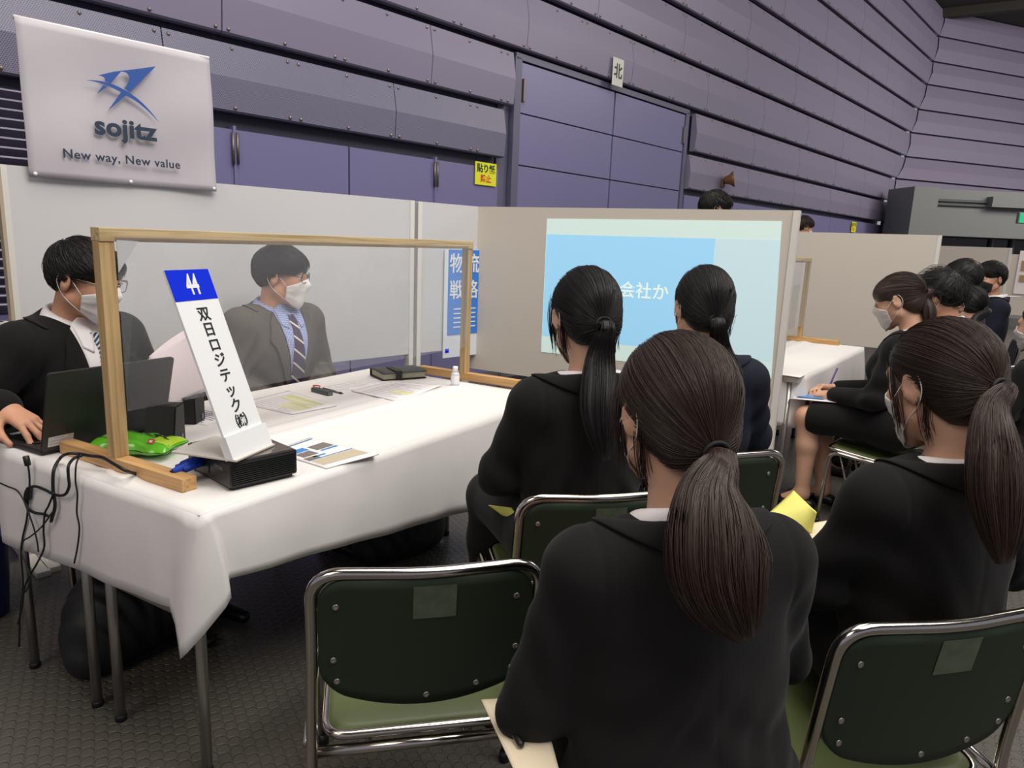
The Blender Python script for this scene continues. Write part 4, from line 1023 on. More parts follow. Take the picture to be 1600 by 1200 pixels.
        if rough:
            F.disp(lambda P: rough*np.sin(P[:, 0]*190+np.sin(P[:, 2]*70)*2)*np.sin(P[:, 1]*150+P[:, 2]*60))
        Fb = Field(); Fb.p = [F.p[0]]+([F.p[1]] if bulge else [])+([p_ for p_ in F.p if p_[4] == 'u'][-1:] if fringe else []); s.hairF = Fb
        V, Q = F.mesh(h); return V, Q, Rr
    def on_hair(s, P, lift):
        """push points (head frame) out onto the hair surface"""
        P = np.asarray(P); sh_ = P.shape; W_ = s.HC+(P.reshape(-1, 3)*s.hs)@s.HM.T; c = s.hd((0, -0.02, 0.01)); D = W_-c; D /= np.linalg.norm(D, axis=1, keepdims=True)
        O = c+D*0.24; t = s.march(s.hairF, O, -D, 14, 0.23); out = O-D*(t-np.asarray(lift).reshape(-1))[:, None]; return out.reshape(sh_)
    def flow_to(s, V, tie, fr=95.0):
        """attribute that is constant along combed hair: direction around the tie point, plus distance along it"""
        L_ = (np.asarray(V)-s.HC)@s.HM/s.hs-ELL_C; d = L_/ELL_R; d /= np.linalg.norm(d, axis=1, keepdims=True)+1e-9
        T = (np.array(tie)-ELL_C)/ELL_R; T /= np.linalg.norm(T); e1 = np.cross(T, [1, 0, 0.01]); e1 /= np.linalg.norm(e1); e2 = np.cross(T, e1)
        a = np.arctan2(d@e2, d@e1); r = np.arccos(np.clip(d@T, -1, 1))
        return np.stack([np.cos(a)*fr, np.sin(a)*fr, r*2.0], 1)
    def strands_to(s, tie, n, m, parent, line=(1.03, -0.0126), lift=(0.0, 0.0035), thick=1.0, rad=0.00055, K=12, back_low=-0.072):
        Rr = ELL_R*thick; T = (np.array(tie)-ELL_C)/ELL_R; T /= np.linalg.norm(T); sl, c0 = line
        d = RNG.normal(size=(n*5, 3)); d /= np.linalg.norm(d, axis=1, keepdims=True); p = ELL_C+d*Rr
        q = (s.on_hair(p, np.zeros(len(p)))-s.HC)@s.HM/s.hs
        keep = (q[:, 2] > sl*q[:, 1]+c0+0.003) & (q[:, 2] > back_low+0.002) & (d@T < 0.955); d = d[keep][:n]; n = len(d)
        om = np.arccos(np.clip(d@T, -1, 1)); tt = np.linspace(0, 0.98, K)
        A = np.sin((1-tt)[None, :]*om[:, None])/np.sin(om)[:, None]; Bq = np.sin(tt[None, :]*om[:, None])/np.sin(om)[:, None]
        P = A[..., None]*d[:, None, :]+Bq[..., None]*T; P /= np.linalg.norm(P, axis=2, keepdims=True)
        lf = RNG.uniform(*lift, size=(n, 1))+0.0025*np.sin(np.pi*tt)[None, :]*RNG.uniform(0, 1, size=(n, 1))**3
        P = s.on_hair(ELL_C+P*Rr, lf)
        V, Q = tubes_np(P, np.full(K, rad)*np.r_[np.linspace(0.4, 1, 3), np.ones(K-4), 0.7], 3)
        fl = np.repeat(np.repeat(RNG.uniform(0, 60, size=(n, 1, 3)), K, 1).reshape(-1, 3), 3, 0)
        return np_mesh('combed_strands', V, Q, m, parent, attr=fl)
    def ponytail(s, pts, m, parent, w0=0.017, wmid=0.045, flat=0.62, n=500, K=18, rad=0.0007, seed=0, tip=0.12, hair_tie=True):
        """pts: curve in the figure's frame from the tie downwards"""
        C = np.array([tuple(p) for p in catmull(pts, 8)]); d_ = np.r_[0, np.cumsum(np.linalg.norm(np.diff(C, axis=0), axis=1))]; q = np.linspace(0, d_[-1], K)
        C = np.stack([np.interp(q, d_, C[:, i]) for i in range(3)], 1); t = np.linspace(0, 1, K)
        T = np.gradient(C, axis=0); T /= np.linalg.norm(T, axis=1, keepdims=True)
        side = np.cross(T, np.array([0, 1, 0.0])); side[np.linalg.norm(side, axis=1) < 0.2] = np.array([1, 0, 0]); side /= np.linalg.norm(side, axis=1, keepdims=True); nor = np.cross(side, T)
        W_ = w0+(wmid-w0)*np.sin(np.clip(t/0.55, 0, 1)*np.pi/2)**1.2; W_ = W_*np.where(t > 0.6, 1-(1-tip)*((t-0.6)/0.4)**1.5, 1)
        seg = 20; a = 2*np.pi*np.arange(seg)/seg; rnd = np.random.default_rng(seed)
        ripple = 1+0.10*np.sin(a*5+1)[None, :]*np.clip(t*2, 0, 1)[:, None]+0.07*np.sin(a*9+seed)[None, :]*t[:, None]
        V = C[:, None, :]+(np.cos(a)[None, :, None]*side[:, None, :]+np.sin(a)[None, :, None]*nor[:, None, :]*flat)*(W_[:, None]*ripple*0.94)[..., None]
        ids = np.arange(K*seg).reshape(K, seg); Q = np.stack([ids[:-1], np.roll(ids, -1, 1)[:-1], np.roll(ids, -1, 1)[1:], ids[1:]], -1).reshape(-1, 4)
        fl = np.stack([np.tile(np.cos(a)*9, K), np.tile(np.sin(a)*9, K), np.repeat(t*1.2, seg)], 1)
        o = np_mesh('ponytail', V.reshape(-1, 3), Q, m, parent, attr=fl)
        ang = rnd.uniform(0, 2*np.pi, n); rr = np.sqrt(rnd.uniform(0.72, 1.06, n)); dl = rnd.normal(0, 0.10, n)
        ln = rnd.uniform(0.80, 1.0, n)**0.7
        tq = np.clip(t[None, :]*ln[:, None], 0, 1.0); Ci = np.stack([np.interp(tq, t, C[:, i]) for i in range(3)], -1); Si = np.stack([np.interp(tq, t, side[:, i]) for i in range(3)], -1); Ni = np.stack([np.interp(tq, t, nor[:, i]) for i in range(3)], -1); Wi = np.interp(tq, t, W_)
        aa = ang[:, None]+dl[:, None]*t[None, :]*2; ex = (1+0.12*rnd.normal(size=n)[:, None]*t[None, :]**2)
        P = Ci+((np.cos(aa)*rr[:, None]*ex*Wi)[..., None]*Si+(np.sin(aa)*rr[:, None]*ex*Wi*flat)[..., None]*Ni)
        V, Q = tubes_np(P, np.full(K, rad)*np.r_[np.ones(K-3), 0.8, 0.6, 0.3], 3)
        f2 = np.repeat(np.repeat(rnd.uniform(0, 60, size=(n, 1, 3)), K, 1).reshape(-1, 3), 3, 0)
        np_mesh('loose_strands', V, Q, m, o, attr=f2)
        if hair_tie:
            mb = MB(); c = C[0]; sd, no = side[0], nor[0]
            for k in range(2): mb.tube([c+T[0]*(0.004-0.009*k)+(math.cos(x)*sd+math.sin(x)*no*0.9)*(w0*1.06+0.001) for x in np.linspace(0, 2*math.pi, 25)[:-1]], 0.0042, 8, closed=True)
            mb.build('hair_tie', mat('black_elastic', (14, 14, 15), 0.7), parent)
        return o
    def locks(s, curves, m, parent, n=26, spread=0.006, rad=0.0007, seed=1):
        """fine loose locks, each given as points in the head frame"""
        rnd = np.random.default_rng(seed); P = []; K = 12
        for cv in curves:
            C = np.array([s.hd(p) for p in cv]); C = np.array([tuple(p) for p in catmull(C, 6)]); d_ = np.r_[0, np.cumsum(np.linalg.norm(np.diff(C, axis=0), axis=1))]; q = np.linspace(0, d_[-1], K)
            C = np.stack([np.interp(q, d_, C[:, i]) for i in range(3)], 1)
            for _ in range(n):
                o1 = rnd.normal(0, spread, 3); o2 = rnd.normal(0, spread*0.8, 3); t = np.linspace(0, 1, K)[:, None]; e = rnd.uniform(0.75, 1.0)
                Cq = np.stack([np.interp(q*e, q, C[:, i]) for i in range(3)], 1); P.append(Cq+o1*(1-t*0.4)+o2*t*t)
        P = np.array(P); V, Q = tubes_np(P, np.full(K, rad)*np.r_[np.ones(K-2), 0.7, 0.3], 3)
        fl = np.repeat(np.repeat(rnd.uniform(0, 60, size=(len(P), 1, 3)), K, 1).reshape(-1, 3), 3, 0)
        return np_mesh('loose_locks', V, Q, m, parent, attr=fl)
    def short_strands(s, n, m, parent, line, length=0.05, whorl=(0.01, -0.06, 0.125), thick=1.0, lift=0.25, rad=0.0008, back_low=-0.07, fwd=0.0, seed=2, K=8):
        rnd = np.random.default_rng(seed); Rr = ELL_R*thick; Wd = (np.array(whorl)-ELL_C)/ELL_R; Wd /= np.linalg.norm(Wd); sl, c0 = line
        d = rnd.normal(size=(n*5, 3)); d /= np.linalg.norm(d, axis=1, keepdims=True); p = ELL_C+d*Rr
        keep = (p[:, 2] > sl*p[:, 1]+c0) & (p[:, 2] > back_low); d = d[keep][:n]; n = len(d)
        away = d-(d@Wd)[:, None]*Wd; away += np.array([0, fwd, 0]); tg = away-(away*d).sum(1, keepdims=True)*d; tg /= np.linalg.norm(tg, axis=1, keepdims=True)+1e-9
        tg += rnd.normal(0, 0.22, (n, 3)); tg -= (tg*d).sum(1, keepdims=True)*d; tg /= np.linalg.norm(tg, axis=1, keepdims=True)
        Ln = length*rnd.uniform(0.6, 1.15, n)/0.095; t = np.linspace(0, 1, K); an = Ln[:, None]*t[None, :]
        P = np.cos(an)[..., None]*d[:, None, :]+np.sin(an)[..., None]*tg[:, None, :]
        lf = 0.0015+lift*0.016*rnd.uniform(0.05, 1.0, n)[:, None]**2*np.sin(t*np.pi*0.75)[None, :]+0.002*rnd.uniform(0, 1, n)[:, None]
        base = ELL_C+P*Rr; below = base[..., 2] < sl*base[..., 1]+c0-0.012
        P = s.on_hair(base, lf); V, Q = tubes_np(P, np.full(K, rad)*np.r_[np.ones(K-3), 0.85, 0.6, 0.25], 3)
        fl = np.repeat(np.repeat(rnd.uniform(0, 60, size=(n, 1, 3)), K, 1).reshape(-1, 3), 3, 0)
        return np_mesh('combed_strands', V, Q, m, parent, attr=fl)
    def glasses(s, m, rim=0.0016, rw=0.026, rh=0.019, clear=True):
        g = None; mb = MB()
        for x in (-1, 1):
            c = (x*0.0335, 0.104, 0.004); loop = [s.hd((c[0]+rw*math.copysign(abs(math.cos(a))**0.7, math.cos(a)), c[1]-abs(c[0]+rw*math.cos(a))*0.16, c[2]+rh*math.copysign(abs(math.sin(a))**0.7, math.sin(a)))) for a in np.linspace(0, 2*math.pi, 29)[:-1]]
            mb.tube(loop, rim, 6, closed=True)
            mb.tube([s.hd((x*0.060, 0.096, 0.010)), s.hd((x*0.074, 0.085, 0.011)), s.hd((x*0.082, 0.02, 0.014)), s.hd((x*0.084, -0.012, 0.020)), s.hd((x*0.082, -0.035, 0.004))], rim*1.05, 6)
        mb.tube([s.hd((-0.009, 0.104, 0.008)), s.hd((0, 0.108, 0.011)), s.hd((0.009, 0.104, 0.008))], rim, 6)
        return mb.build('glasses', m, s.root)
    def shoe(s, an, d, m=None, heel=0.0, L_=0.24):
        an = np.array(an, float); d = np.array(d, float); d[2] = 0; d /= np.linalg.norm(d); F = Field()
        hl = an-d*0.045; toe = an+d*(L_-0.075)
        F.rc((*hl[:2], 0.034), (*(an+d*0.03)[:2], 0.040), 0.030, 0.030, 0.02); F.rc((*(an+d*0.04)[:2], 0.034), (*toe[:2], 0.022), 0.034, 0.022, 0.03)
        F.half((0, 0, -1), -0.003, 0.004)
        return s.add('shoe', F, m or M_SHOE, 0.006)
def seams(s, F, sw, back=True):
    iB = s.B.T; bc = s.bc
    def fn(P):
        L_ = (P-bc)@iB.T+bc; ax = np.abs(L_[:, 0]); top = 1/(1+np.exp(-(L_[:, 2]-(0.80 if not s.stand else 1.22))/0.02))
        d_ = 0.0028*np.exp(-((ax-sw)/0.005)**2)*top
        if back: d_ = d_+0.0016*np.exp(-(L_[:, 0]/0.004)**2)*(L_[:, 1] < -0.03)
        return d_
    F.disp(fn)
def wrinkle(F, pts, amp=0.0035, r=0.09, f=95.0, seed=0):
    """cloth folds near given points"""
    rnd = np.random.default_rng(seed); dirs = [rnd.normal(size=3)*np.array([0.5, 0.5, 1.2]) for _ in pts]; ph = rnd.uniform(0, 6, len(pts))
    pts = [np.array(p, float) for p in pts]
    def fn(P):
        out = np.zeros(len(P))
        for p, dv, h_ in zip(pts, dirs, ph):
            q = P-p; w_ = np.exp(-(q**2).sum(1)/(r*r)); dv = dv/np.linalg.norm(dv)
            out += w_*amp*np.sin((q@dv)*f+h_+8*np.sin(q[:, 0]*11+h_))
        return out
    F.disp(fn)

# ------------------------------------------------------------------ the women in the audience
KN = {-1: (-0.09, 0.42, 0.50), 1: (0.09, 0.42, 0.50)}; AN = {-1: (-0.08, 0.44, 0.085), 1: (0.08, 0.44, 0.085)}
def woman(label, head_xy, head_z, az, tail, hair=M_HAIRB, el=None, wr=None, yaw=0, pitch=8, roll=0, lean=4, h=0.008, hs=1.0, strands=900, tail_n=500, wmid=0.045, tailw0=0.017, tie=(0.0, -0.118, -0.008), suit=M_SUIT, mask=True, lk=None,
          widen=1.0, kn=KN, an=AN, hands=None, bulge=0.0, line=(1.05, -0.014), front_eyes=False, hair_h=0.005, thick=1.0, fringe=False, flat=0.62, tip=0.12, shirt_show=-0.004, neck=0.0, trousers=False):
    s = Person(label, head_xy, head_z, az, 'f', yaw=yaw, pitch=pitch, roll=roll, lean=lean, h=h, headscale=hs, widen=widen, neck=neck)
    el = el or {-1: (-0.215, 0.06, 0.70), 1: (0.215, 0.06, 0.70)}; wr = wr or {-1: (-0.09, 0.27, 0.615), 1: (0.09, 0.27, 0.615)}
    T = s.torso(0.0); A = s.arms(el, wr, 0.0)
    s.body.merge(T); s.body.merge(A); s.head(); s.legs(kn, an, 0.0, s.body)
    for x in (-1, 1): s.body.rc(an[x], np.array(an[x])+np.array([0, 0.10, -0.055]), 0.034, 0.024, 0.03)
    for x in (-1, 1):
        if hands and hands.get(x): s.hand(wr[x], *hands[x][:2], side=x, **hands[x][2])
        else: s.hand(wr[x], np.array(wr[x])-np.array(el[x])+np.array([0, 0, -0.03]), (0, 0.3, 1), side=x, curl=(0.45, 0.5, 0.55, 0.6))
    s.add('body', s.body, M_SKIN2, min(h, 0.006))
    if front_eyes: s.eyes()
    J = s.torso(0.016, 0.020); s.arms(el, wr, 0.014, J, 0.03)
    J.ell(s.up((0, -0.024, s.neck_z+0.035)), (0.062, 0.060, 0.045), 0.015, 's', s.B)
    wrinkle(J, [el[-1], el[1], s.up((-0.1, -0.1, 0.66)), s.up((0.1, -0.1, 0.62)), s.sh[-1]+np.array([0, 0, -0.1]), s.sh[1]+np.array([0, 0, -0.1]), s.up((0, -0.12, 0.56))], 0.0058, 0.10, 62, seed=int(head_z*1000))
    seams(s, J, 0.140*widen)
    jk = s.add('jacket', J, suit, min(h, 0.006) if h < 0.0085 else h)
    nz = s.neck_z
    s.collar('shirt_collar', s.body, M_SHIRT, s.root, nz+0.042+shirt_show, nz+0.004, nz+0.012, nz-0.03, 160, 0.0595, 0.009, 0.0025, rlo=0.080)
    s.collar('jacket_collar', J, suit, jk, nz+0.036, nz-0.015, nz-0.002, nz-0.06, 140, 0.069, 0.006, 0.005)
    if trousers:
        K = s.legs(kn, an, 0.022, None, 0.93); K.rc((-0.07, 0.0, 0.54), (0.07, 0.0, 0.54), 0.11, None, 0.05); s.add('trousers', K, suit, max(h, 0.008))
    K = Field(); s.legs(kn, an, 0.02, K, 0.0); K.rc((-0.08, 0.02, 0.525), (0.08, 0.02, 0.525), 0.11, None, 0.06); K.rc((-0.07, 0.36, 0.50), (0.07, 0.36, 0.50), 0.066, None, 0.06)
    K.half((0, 1, 0), 0.41, 0.02)
    if not trousers: s.add('skirt', K, suit, max(h, 0.008))
    for x in (-1, 1): s.shoe(an[x], (0, 1, 0))
    V, Q, Rr = s.hair_cap(hair, line, thick, bulge=bulge, h=hair_h, fringe=fringe)
    hp = np_mesh('hair', V, Q, hair, s.root, attr=s.flow_to(V, tie))
    if strands: s.strands_to(tie, strands, hair, hp, line, thick=thick)
    pts = [s.hd(tie)]+[s.hd(tie)+s.HM@np.array([0.0, -0.022, -0.005])]+[np.array(p) for p in tail(s)]
    s.ponytail(pts, hair, hp, tailw0, wmid, flat, tail_n, seed=strands, tip=tip)
    for i_, cv in enumerate(lk or []): s.locks([cv], hair, hp, seed=i_+3)
    if mask: s.mask()
    return s
def tail_world(*W):
    """ponytail control points given in world space"""
    return lambda s: [s.to_local(p) for p in W]
def dep(x, y, d_):
    r = np.array([x-800.0, 600.0-y, -CAM_F]); return CAM_R@(r/CAM_F*d_)+np.array([0, 0, CAM_H])
SIDE_L = [[(-0.070, 0.045, 0.045), (-0.080, 0.035, 0.0), (-0.078, 0.03, -0.05), (-0.070, 0.03, -0.10)], [(-0.074, -0.035, -0.02), (-0.070, -0.03, -0.06), (-0.062, -0.03, -0.11)]]
SIDE_R = [[(0.074, -0.04, -0.02), (0.070, -0.04, -0.06), (0.064, -0.045, -0.10)]]
hc = dep(1052, 645, 1.14)
w3 = woman('woman seen from behind in the centre foreground, brown ponytail, black suit', hc[:2], hc[2], R_(44), tail_world(dep(1112, 765, 1.0), dep(1118, 835, 0.965), dep(1130, 910, 0.95), dep(1165, 995, 0.955)), M_HAIRN, yaw=5, pitch=4, lean=9, h=0.007,
      el={-1: (-0.245, 0.06, 0.66), 1: (0.235, 0.10, 0.68)}, wr={-1: (-0.10, 0.27, 0.60), 1: (0.06, 0.30, 0.63)},
      hs=1.06, strands=2600, tail_n=1300, wmid=0.070, tailw0=0.019, tie=(0.0, -0.115, -0.040), lk=SIDE_L, bulge=1, hair_h=0.004, widen=1.17, thick=1.03, tip=0.25, neck=0.022, shirt_show=0.012, line=(1.05, -0.006))
hc = dep(913, 495, 1.9)
w1 = woman('black haired woman with a low ponytail seated next to the near table', hc[:2], hc[2], R_(48), tail_world(dep(938, 560, 1.80), dep(936, 640, 1.76), dep(945, 720, 1.75)), M_HAIRB, pitch=8, lean=2, h=0.008,
      strands=1500, tail_n=600, wmid=0.046, tie=(0.0, -0.115, -0.022), lk=SIDE_L+SIDE_R, bulge=1, hair_h=0.005, thick=1.02, tip=0.3, trousers=True, kn={-1: (-0.12, 0.44, 0.50), 1: (0.09, 0.42, 0.50)}, an={-1: (-0.12, 0.44, 0.085), 1: (0.08, 0.44, 0.085)})
hc = dep(1098, 480, 2.28)
w2 = woman('black haired woman seated closest to the slide board, ponytail half hidden', hc[:2], hc[2], R_(36), tail_world(dep(1124, 545, 2.20), dep(1140, 590, 2.16), dep(1146, 680, 2.14)), M_HAIRB, pitch=4, lean=2, h=0.009,
      strands=1100, tail_n=350, wmid=0.040, tie=(0.0, -0.112, -0.036), lk=SIDE_R, bulge=1, hair_h=0.006, thick=1.02, suit=M_SUITN)
hc = dep(1468, 602, 1.43)
w4 = woman('woman with a very long dark ponytail at the right edge, looking down left', hc[:2], hc[2], R_(48), tail_world(dep(1552, 640, 1.29), dep(1556, 730, 1.25), dep(1562, 800, 1.24), dep(1568, 880, 1.24)), M_HAIRN, pitch=12, lean=1, h=0.008,
      strands=2200, tail_n=1000, wmid=0.060, tie=(0.0, -0.118, -0.006), lk=SIDE_L, bulge=1, hair_h=0.004, thick=1.02, hs=1.07, tip=0.25, widen=1.13, el={-1: (-0.225, 0.06, 0.70), 1: (0.275, 0.03, 0.70)}, wr={-1: (-0.09, 0.27, 0.615), 1: (0.12, 0.27, 0.615)})

# ------------------------------------------------------------------ the men
def man(label, head_xy, head_z, az, yaw=0, pitch=4, roll=0, lean=6, h=0.006, hs=1.0, suit=M_SUIT, shirt=M_SHIRT, tie_m=None, el=None, wr=None, hands=None, mask=M_MASK, glasses=None, hair_line=(1.0, 0.008), strands=2200, hair=M_HAIRB, stand=False,
        fringe=True, front=True, kn=KN, an=AN, length=0.055, lift=0.35, name='person', widen=1.0, eyes=True, skin=M_SKIN, back_low=-0.07, fwd=0.25, hair_thick=1.0, simple=False):
    s = Person(label, head_xy, head_z, az, 'm', yaw=yaw, pitch=pitch, roll=roll, lean=lean, h=h, headscale=hs, stand=stand, widen=widen, name=name)
    dz = 0.42 if stand else 0.0
    el = el or {-1: (-0.235, 0.05, 0.69+dz), 1: (0.235, 0.05, 0.69+dz)}; wr = wr or {-1: (-0.12, 0.27, 0.62+dz), 1: (0.12, 0.27, 0.62+dz)}
    if stand: kn = {-1: (-0.10, 0.02, 0.50), 1: (0.10, 0.02, 0.50)}; an = {-1: (-0.10, 0.0, 0.085), 1: (0.10, 0.0, 0.085)}
    T = s.torso(0.0); s.body.merge(T); s.arms(el, wr, 0.0, s.body); s.head(); s.legs(kn, an, 0.0, s.body)
    for x in (-1, 1):
        s.body.rc(an[x], np.array(an[x])+np.array([0, 0.11, -0.055]), 0.034, 0.024, 0.03)
        if hands and hands.get(x): s.hand(wr[x], *hands[x][:2], side=x, **hands[x][2])
        else: s.hand(wr[x], np.array(wr[x])-np.array(el[x])+np.array([0, 0, -0.03]), (0, 0.3, 1), side=x)
    s.add('body', s.body, skin, h)
    if eyes: s.eyes()
    J = s.torso(0.022); s.arms(el, wr, 0.022, J, 0.11)
    J.ell(s.up((0, -0.024, s.neck_z+0.035)), (0.066, 0.064, 0.045), 0.015, 's', s.B)
    J0 = Field(); J0.p = list(J.p)
    wrinkle(J, [el[-1], el[1], s.up((-0.1, 0.1, 0.66+dz)), s.up((0.1, 0.1, 0.62+dz)), s.sh[-1]+np.array([0, 0, -0.1]), s.sh[1]+np.array([0, 0, -0.1])], 0.0060, 0.10, 62, seed=int(head_z*1000))
    seams(s, J, 0.172*widen)
    jk = s.add('jacket', J, suit, max(h, 0.006)); nz = s.neck_z
    s.collar('jacket_collar', J, suit, jk, nz+0.040, nz-0.005, nz+0.004, nz-0.045, 118, 0.074, 0.006, 0.005)
    s.collar('shirt_collar', s.body, shirt, s.root, nz+0.054, nz+0.012, nz+0.014, nz-0.030, 170, 0.0625, 0.012, 0.003, rlo=0.085)
    if front:
        zb = 0.60+dz
        J1 = Field(); J1.p = list(J0.p)+list(T.p); J1.rc(s.hd((0, -0.028, -0.06)), s.hd((0, -0.030, -0.15)), 0.050, 0.056, 0.02)
        s.sheet('shirt', J1, [(-0.040, nz+0.036), (-0.072, nz+0.004), (-0.056, nz-0.12), (-0.008, zb)], [(0.040, nz+0.036), (0.072, nz+0.004), (0.056, nz-0.12), (0.010, zb)], shirt, 0.003, 13, 30, 0.002)
        for x in (-1, 1):
            s.sheet('lapel', J0, [(x*0.076, nz+0.004), (x*0.060, nz-0.11), (x*0.018, zb-0.005)], [(x*0.102, nz-0.030), (x*0.122, nz-0.110), (x*0.104, nz-0.135), (x*0.085, nz-0.19), (x*0.020, zb-0.01)], suit, 0.007, 9, 30, 0.006, parent=jk)
        for q in (0.585,):
            mb = MB(); O = s.up((0.004, 0.32, q+dz)); D = s.B@np.array([0, -1.0, 0]); t_ = s.march(J0, [O], [D])[0]; c = O+D*(t_-0.006); mb.lathe((0, 0, 0), [(0.009, 0), (0.009, 0.003), (0.006, 0.004)], 12); mb.v = [(c[0]+p[0], c[1]+p[2], c[2]+p[1]) for p in mb.v]; mb.build('button', M_BLACKP, jk)
        if tie_m is not None:
            s.sheet('tie', J0, [(-0.024, nz-0.010), (-0.016, nz-0.055), (-0.030, nz-0.17), (-0.038, zb+0.02)], [(0.024, nz-0.010), (0.016, nz-0.055), (0.030, nz-0.17), (0.036, zb+0.02)], tie_m, 0.011, 9, 30, 0.006)
            for x in (-1, 1): s.sheet('collar_point', J0, [(x*0.010, nz+0.000), (x*0.034, nz-0.062)], [(x*0.064, nz+0.010), (x*0.062, nz-0.045)], shirt, 0.013, 6, 10, 0.003)
    for x in (-1, 1):
        e, w_ = np.array(el[x], float), np.array(wr[x], float); F = Field(); F.rc(e+(w_-e)*0.86, e+(w_-e)*0.99, 0.046, 0.043, 0.01); n_ = (w_-e)/np.linalg.norm(w_-e); F.half(n_, n_@(e+(w_-e)*1.0), 0.003); s.add('shirt_cuff', F, shirt, 0.006)
    K = s.legs(kn, an, 0.024, None, 0.93); K.rc((-0.07, 0.0, 0.54+(0.38 if stand else 0)), (0.07, 0.0, 0.54+(0.38 if stand else 0)), 0.12, None, 0.05); s.add('trousers', K, suit, max(h, 0.009))
    for x in (-1, 1): s.shoe(an[x], (0, 1, 0), L_=0.27)
    V, Q, Rr = s.hair_cap(hair, hair_line, hair_thick, h=0.005, back_low=back_low, rough=0.0012, fringe=fringe)
    hp = np_mesh('hair', V, Q, hair, s.root, attr=s.flow_to(V, (0.01, -0.07, 0.12), 20))
    if strands: s.short_strands(strands, hair, hp, hair_line, length, lift=lift, back_low=back_low, fwd=fwd, thick=hair_thick)
    if glasses: s.glasses(glasses)
    if mask: s.mask(mask)
    return s
M_WIRE = mat('thin_metal_rim', (150, 140, 128), 0.3, metal=0.9); M_BLKRIM = mat('black_glasses_rim', (26, 24, 26), 0.3)
h1 = at(134, 438, Y=2.42)
B1 = R_(-80)
m1 = man('man in a black suit and white mask typing on the laptop at the left', h1[:2].xy if hasattr(h1[:2], 'xy') else (h1.x, h1.y), h1.z, B1, yaw=18, pitch=12, lean=10, h=0.0045, hs=1.03, tie_m=M_TIE1, glasses=M_WIRE,
         el={-1: (-0.26, 0.08, 0.72), 1: (0.355, 0.02, 0.71)}, wr={-1: (-0.16, 0.34, 0.80), 1: (0.350, 0.222, 0.778)},
         hands={1: ((-0.10, 0.9, -0.36), (0.05, 0.4, 0.9), dict(curl=(0.28, 0.34, 0.36, 0.40), thumb=0.2, spread=0.24, sc=1.0)), -1: ((0.5, 0.8, 0.3), (-0.6, 0.5, 0.6), dict(curl=(0.9, 0.95, 1.0, 1.0), thumb=0.9))}, strands=2600)
h2 = at(441, 432, Y=2.47)
m2 = man('man in a grey suit with a purple tie behind the clear screen', (h2.x, h2.y), h2.z, R_(-92), yaw=34, pitch=4, lean=4, h=0.0055, hs=1.05, suit=M_SUITG, shirt=M_SHIRTB, tie_m=M_TIE2, glasses=M_BLKRIM,
         el={-1: (-0.25, 0.02, 0.66), 1: (0.25, 0.02, 0.66)}, wr={-1: (-0.12, 0.17, 0.585), 1: (0.12, 0.17, 0.585)}, strands=2600, hair_thick=1.02)

# ------------------------------------------------------------------ people farther off
def seat_for(s, label, az):
    """a chair under a seated figure"""
    f = Vector((math.cos(az), math.sin(az))); p = s.root.location
    return make_chair(label, (p.x+f.x*0.05*s.S, p.y+f.y*0.05*s.S), az)
hc = dep(1404, 470, 3.45); A1 = R_(80)
f1 = woman('woman in a black skirt suit and white mask writing in a notebook on her lap', hc[:2], hc[2], A1, tail_world(dep(1447, 468, 3.38), dep(1452, 490, 3.37), dep(1450, 520, 3.38)), M_HAIRN, pitch=18, lean=6, h=0.009,
      strands=500, tail_n=160, wmid=0.045, tie=(0.0, -0.112, 0.02), bulge=1, hair_h=0.008, fringe=True, tip=0.4, el={-1: (-0.19, 0.10, 0.66), 1: (0.19, 0.10, 0.66)}, wr={-1: (-0.05, 0.31, 0.625), 1: (0.07, 0.33, 0.64)},
      hands={-1: ((0.35, 0.9, -0.1), (-0.3, 0.2, 0.9), dict(curl=(0.4, 0.45, 0.5, 0.5))), 1: ((-0.45, 0.85, 0.05), (0.5, 0.1, 0.85), dict(curl=(0.8, 0.9, 1.0, 1.1), thumb=0.9))}, an={-1: (-0.08, 0.40, 0.085), 1: (0.08, 0.34, 0.085)}, hs=1.05)
seat_for(f1, 'green stacking chair under the woman writing in a notebook', A1)
hc = dep(1467, 464, 3.95)
f2 = man('fluffy haired person in a dark suit sitting behind the note writing woman', hc[:2], hc[2], R_(72), pitch=10, lean=4, h=0.009, hs=1.10, front=False, strands=1500, mask=M_MASK, length=0.06, lift=2.4, hair_thick=1.06, back_low=-0.085, hair_line=(0.9, -0.012), eyes=False)
seat_for(f2, 'green stacking chair under the fluffy haired person', R_(72))
hc = dep(1510, 478, 4.35)
f4 = woman('black haired woman with a low ponytail, third from the left in the far row', hc[:2], hc[2], R_(58), tail_world(dep(1524, 500, 4.25), dep(1526, 530, 4.22), dep(1526, 560, 4.22)), M_HAIRB, pitch=6, lean=3, h=0.010, strands=300, tail_n=120, wmid=0.045, tie=(0.0, -0.115, -0.03), hair_h=0.008, hs=1.05)
seat_for(f4, 'green stacking chair under the far woman with the low ponytail', R_(58))
hc = dep(1503, 436, 5.1)
f3 = man('dark haired person mostly hidden behind the far row, only the head top showing', hc[:2], hc[2], R_(70), pitch=4, lean=2, h=0.010, hs=1.05, front=False, strands=700, length=0.05, eyes=False)
seat_for(f3, 'green stacking chair under the mostly hidden person', R_(70))
hc = dep(1546, 436, 5.55)
f5 = man('man in a navy suit and black mask seated at the far right', hc[:2], hc[2], R_(98), yaw=34, pitch=2, lean=0, h=0.008, hs=1.02, suit=M_SUITN, mask=M_MASKB, front=True, tie_m=M_TIE1, strands=1200, length=0.06, lift=0.5)
seat_for(f5, 'green stacking chair under the man in the black mask', R_(92))
hc = dep(1626, 512, 3.3)
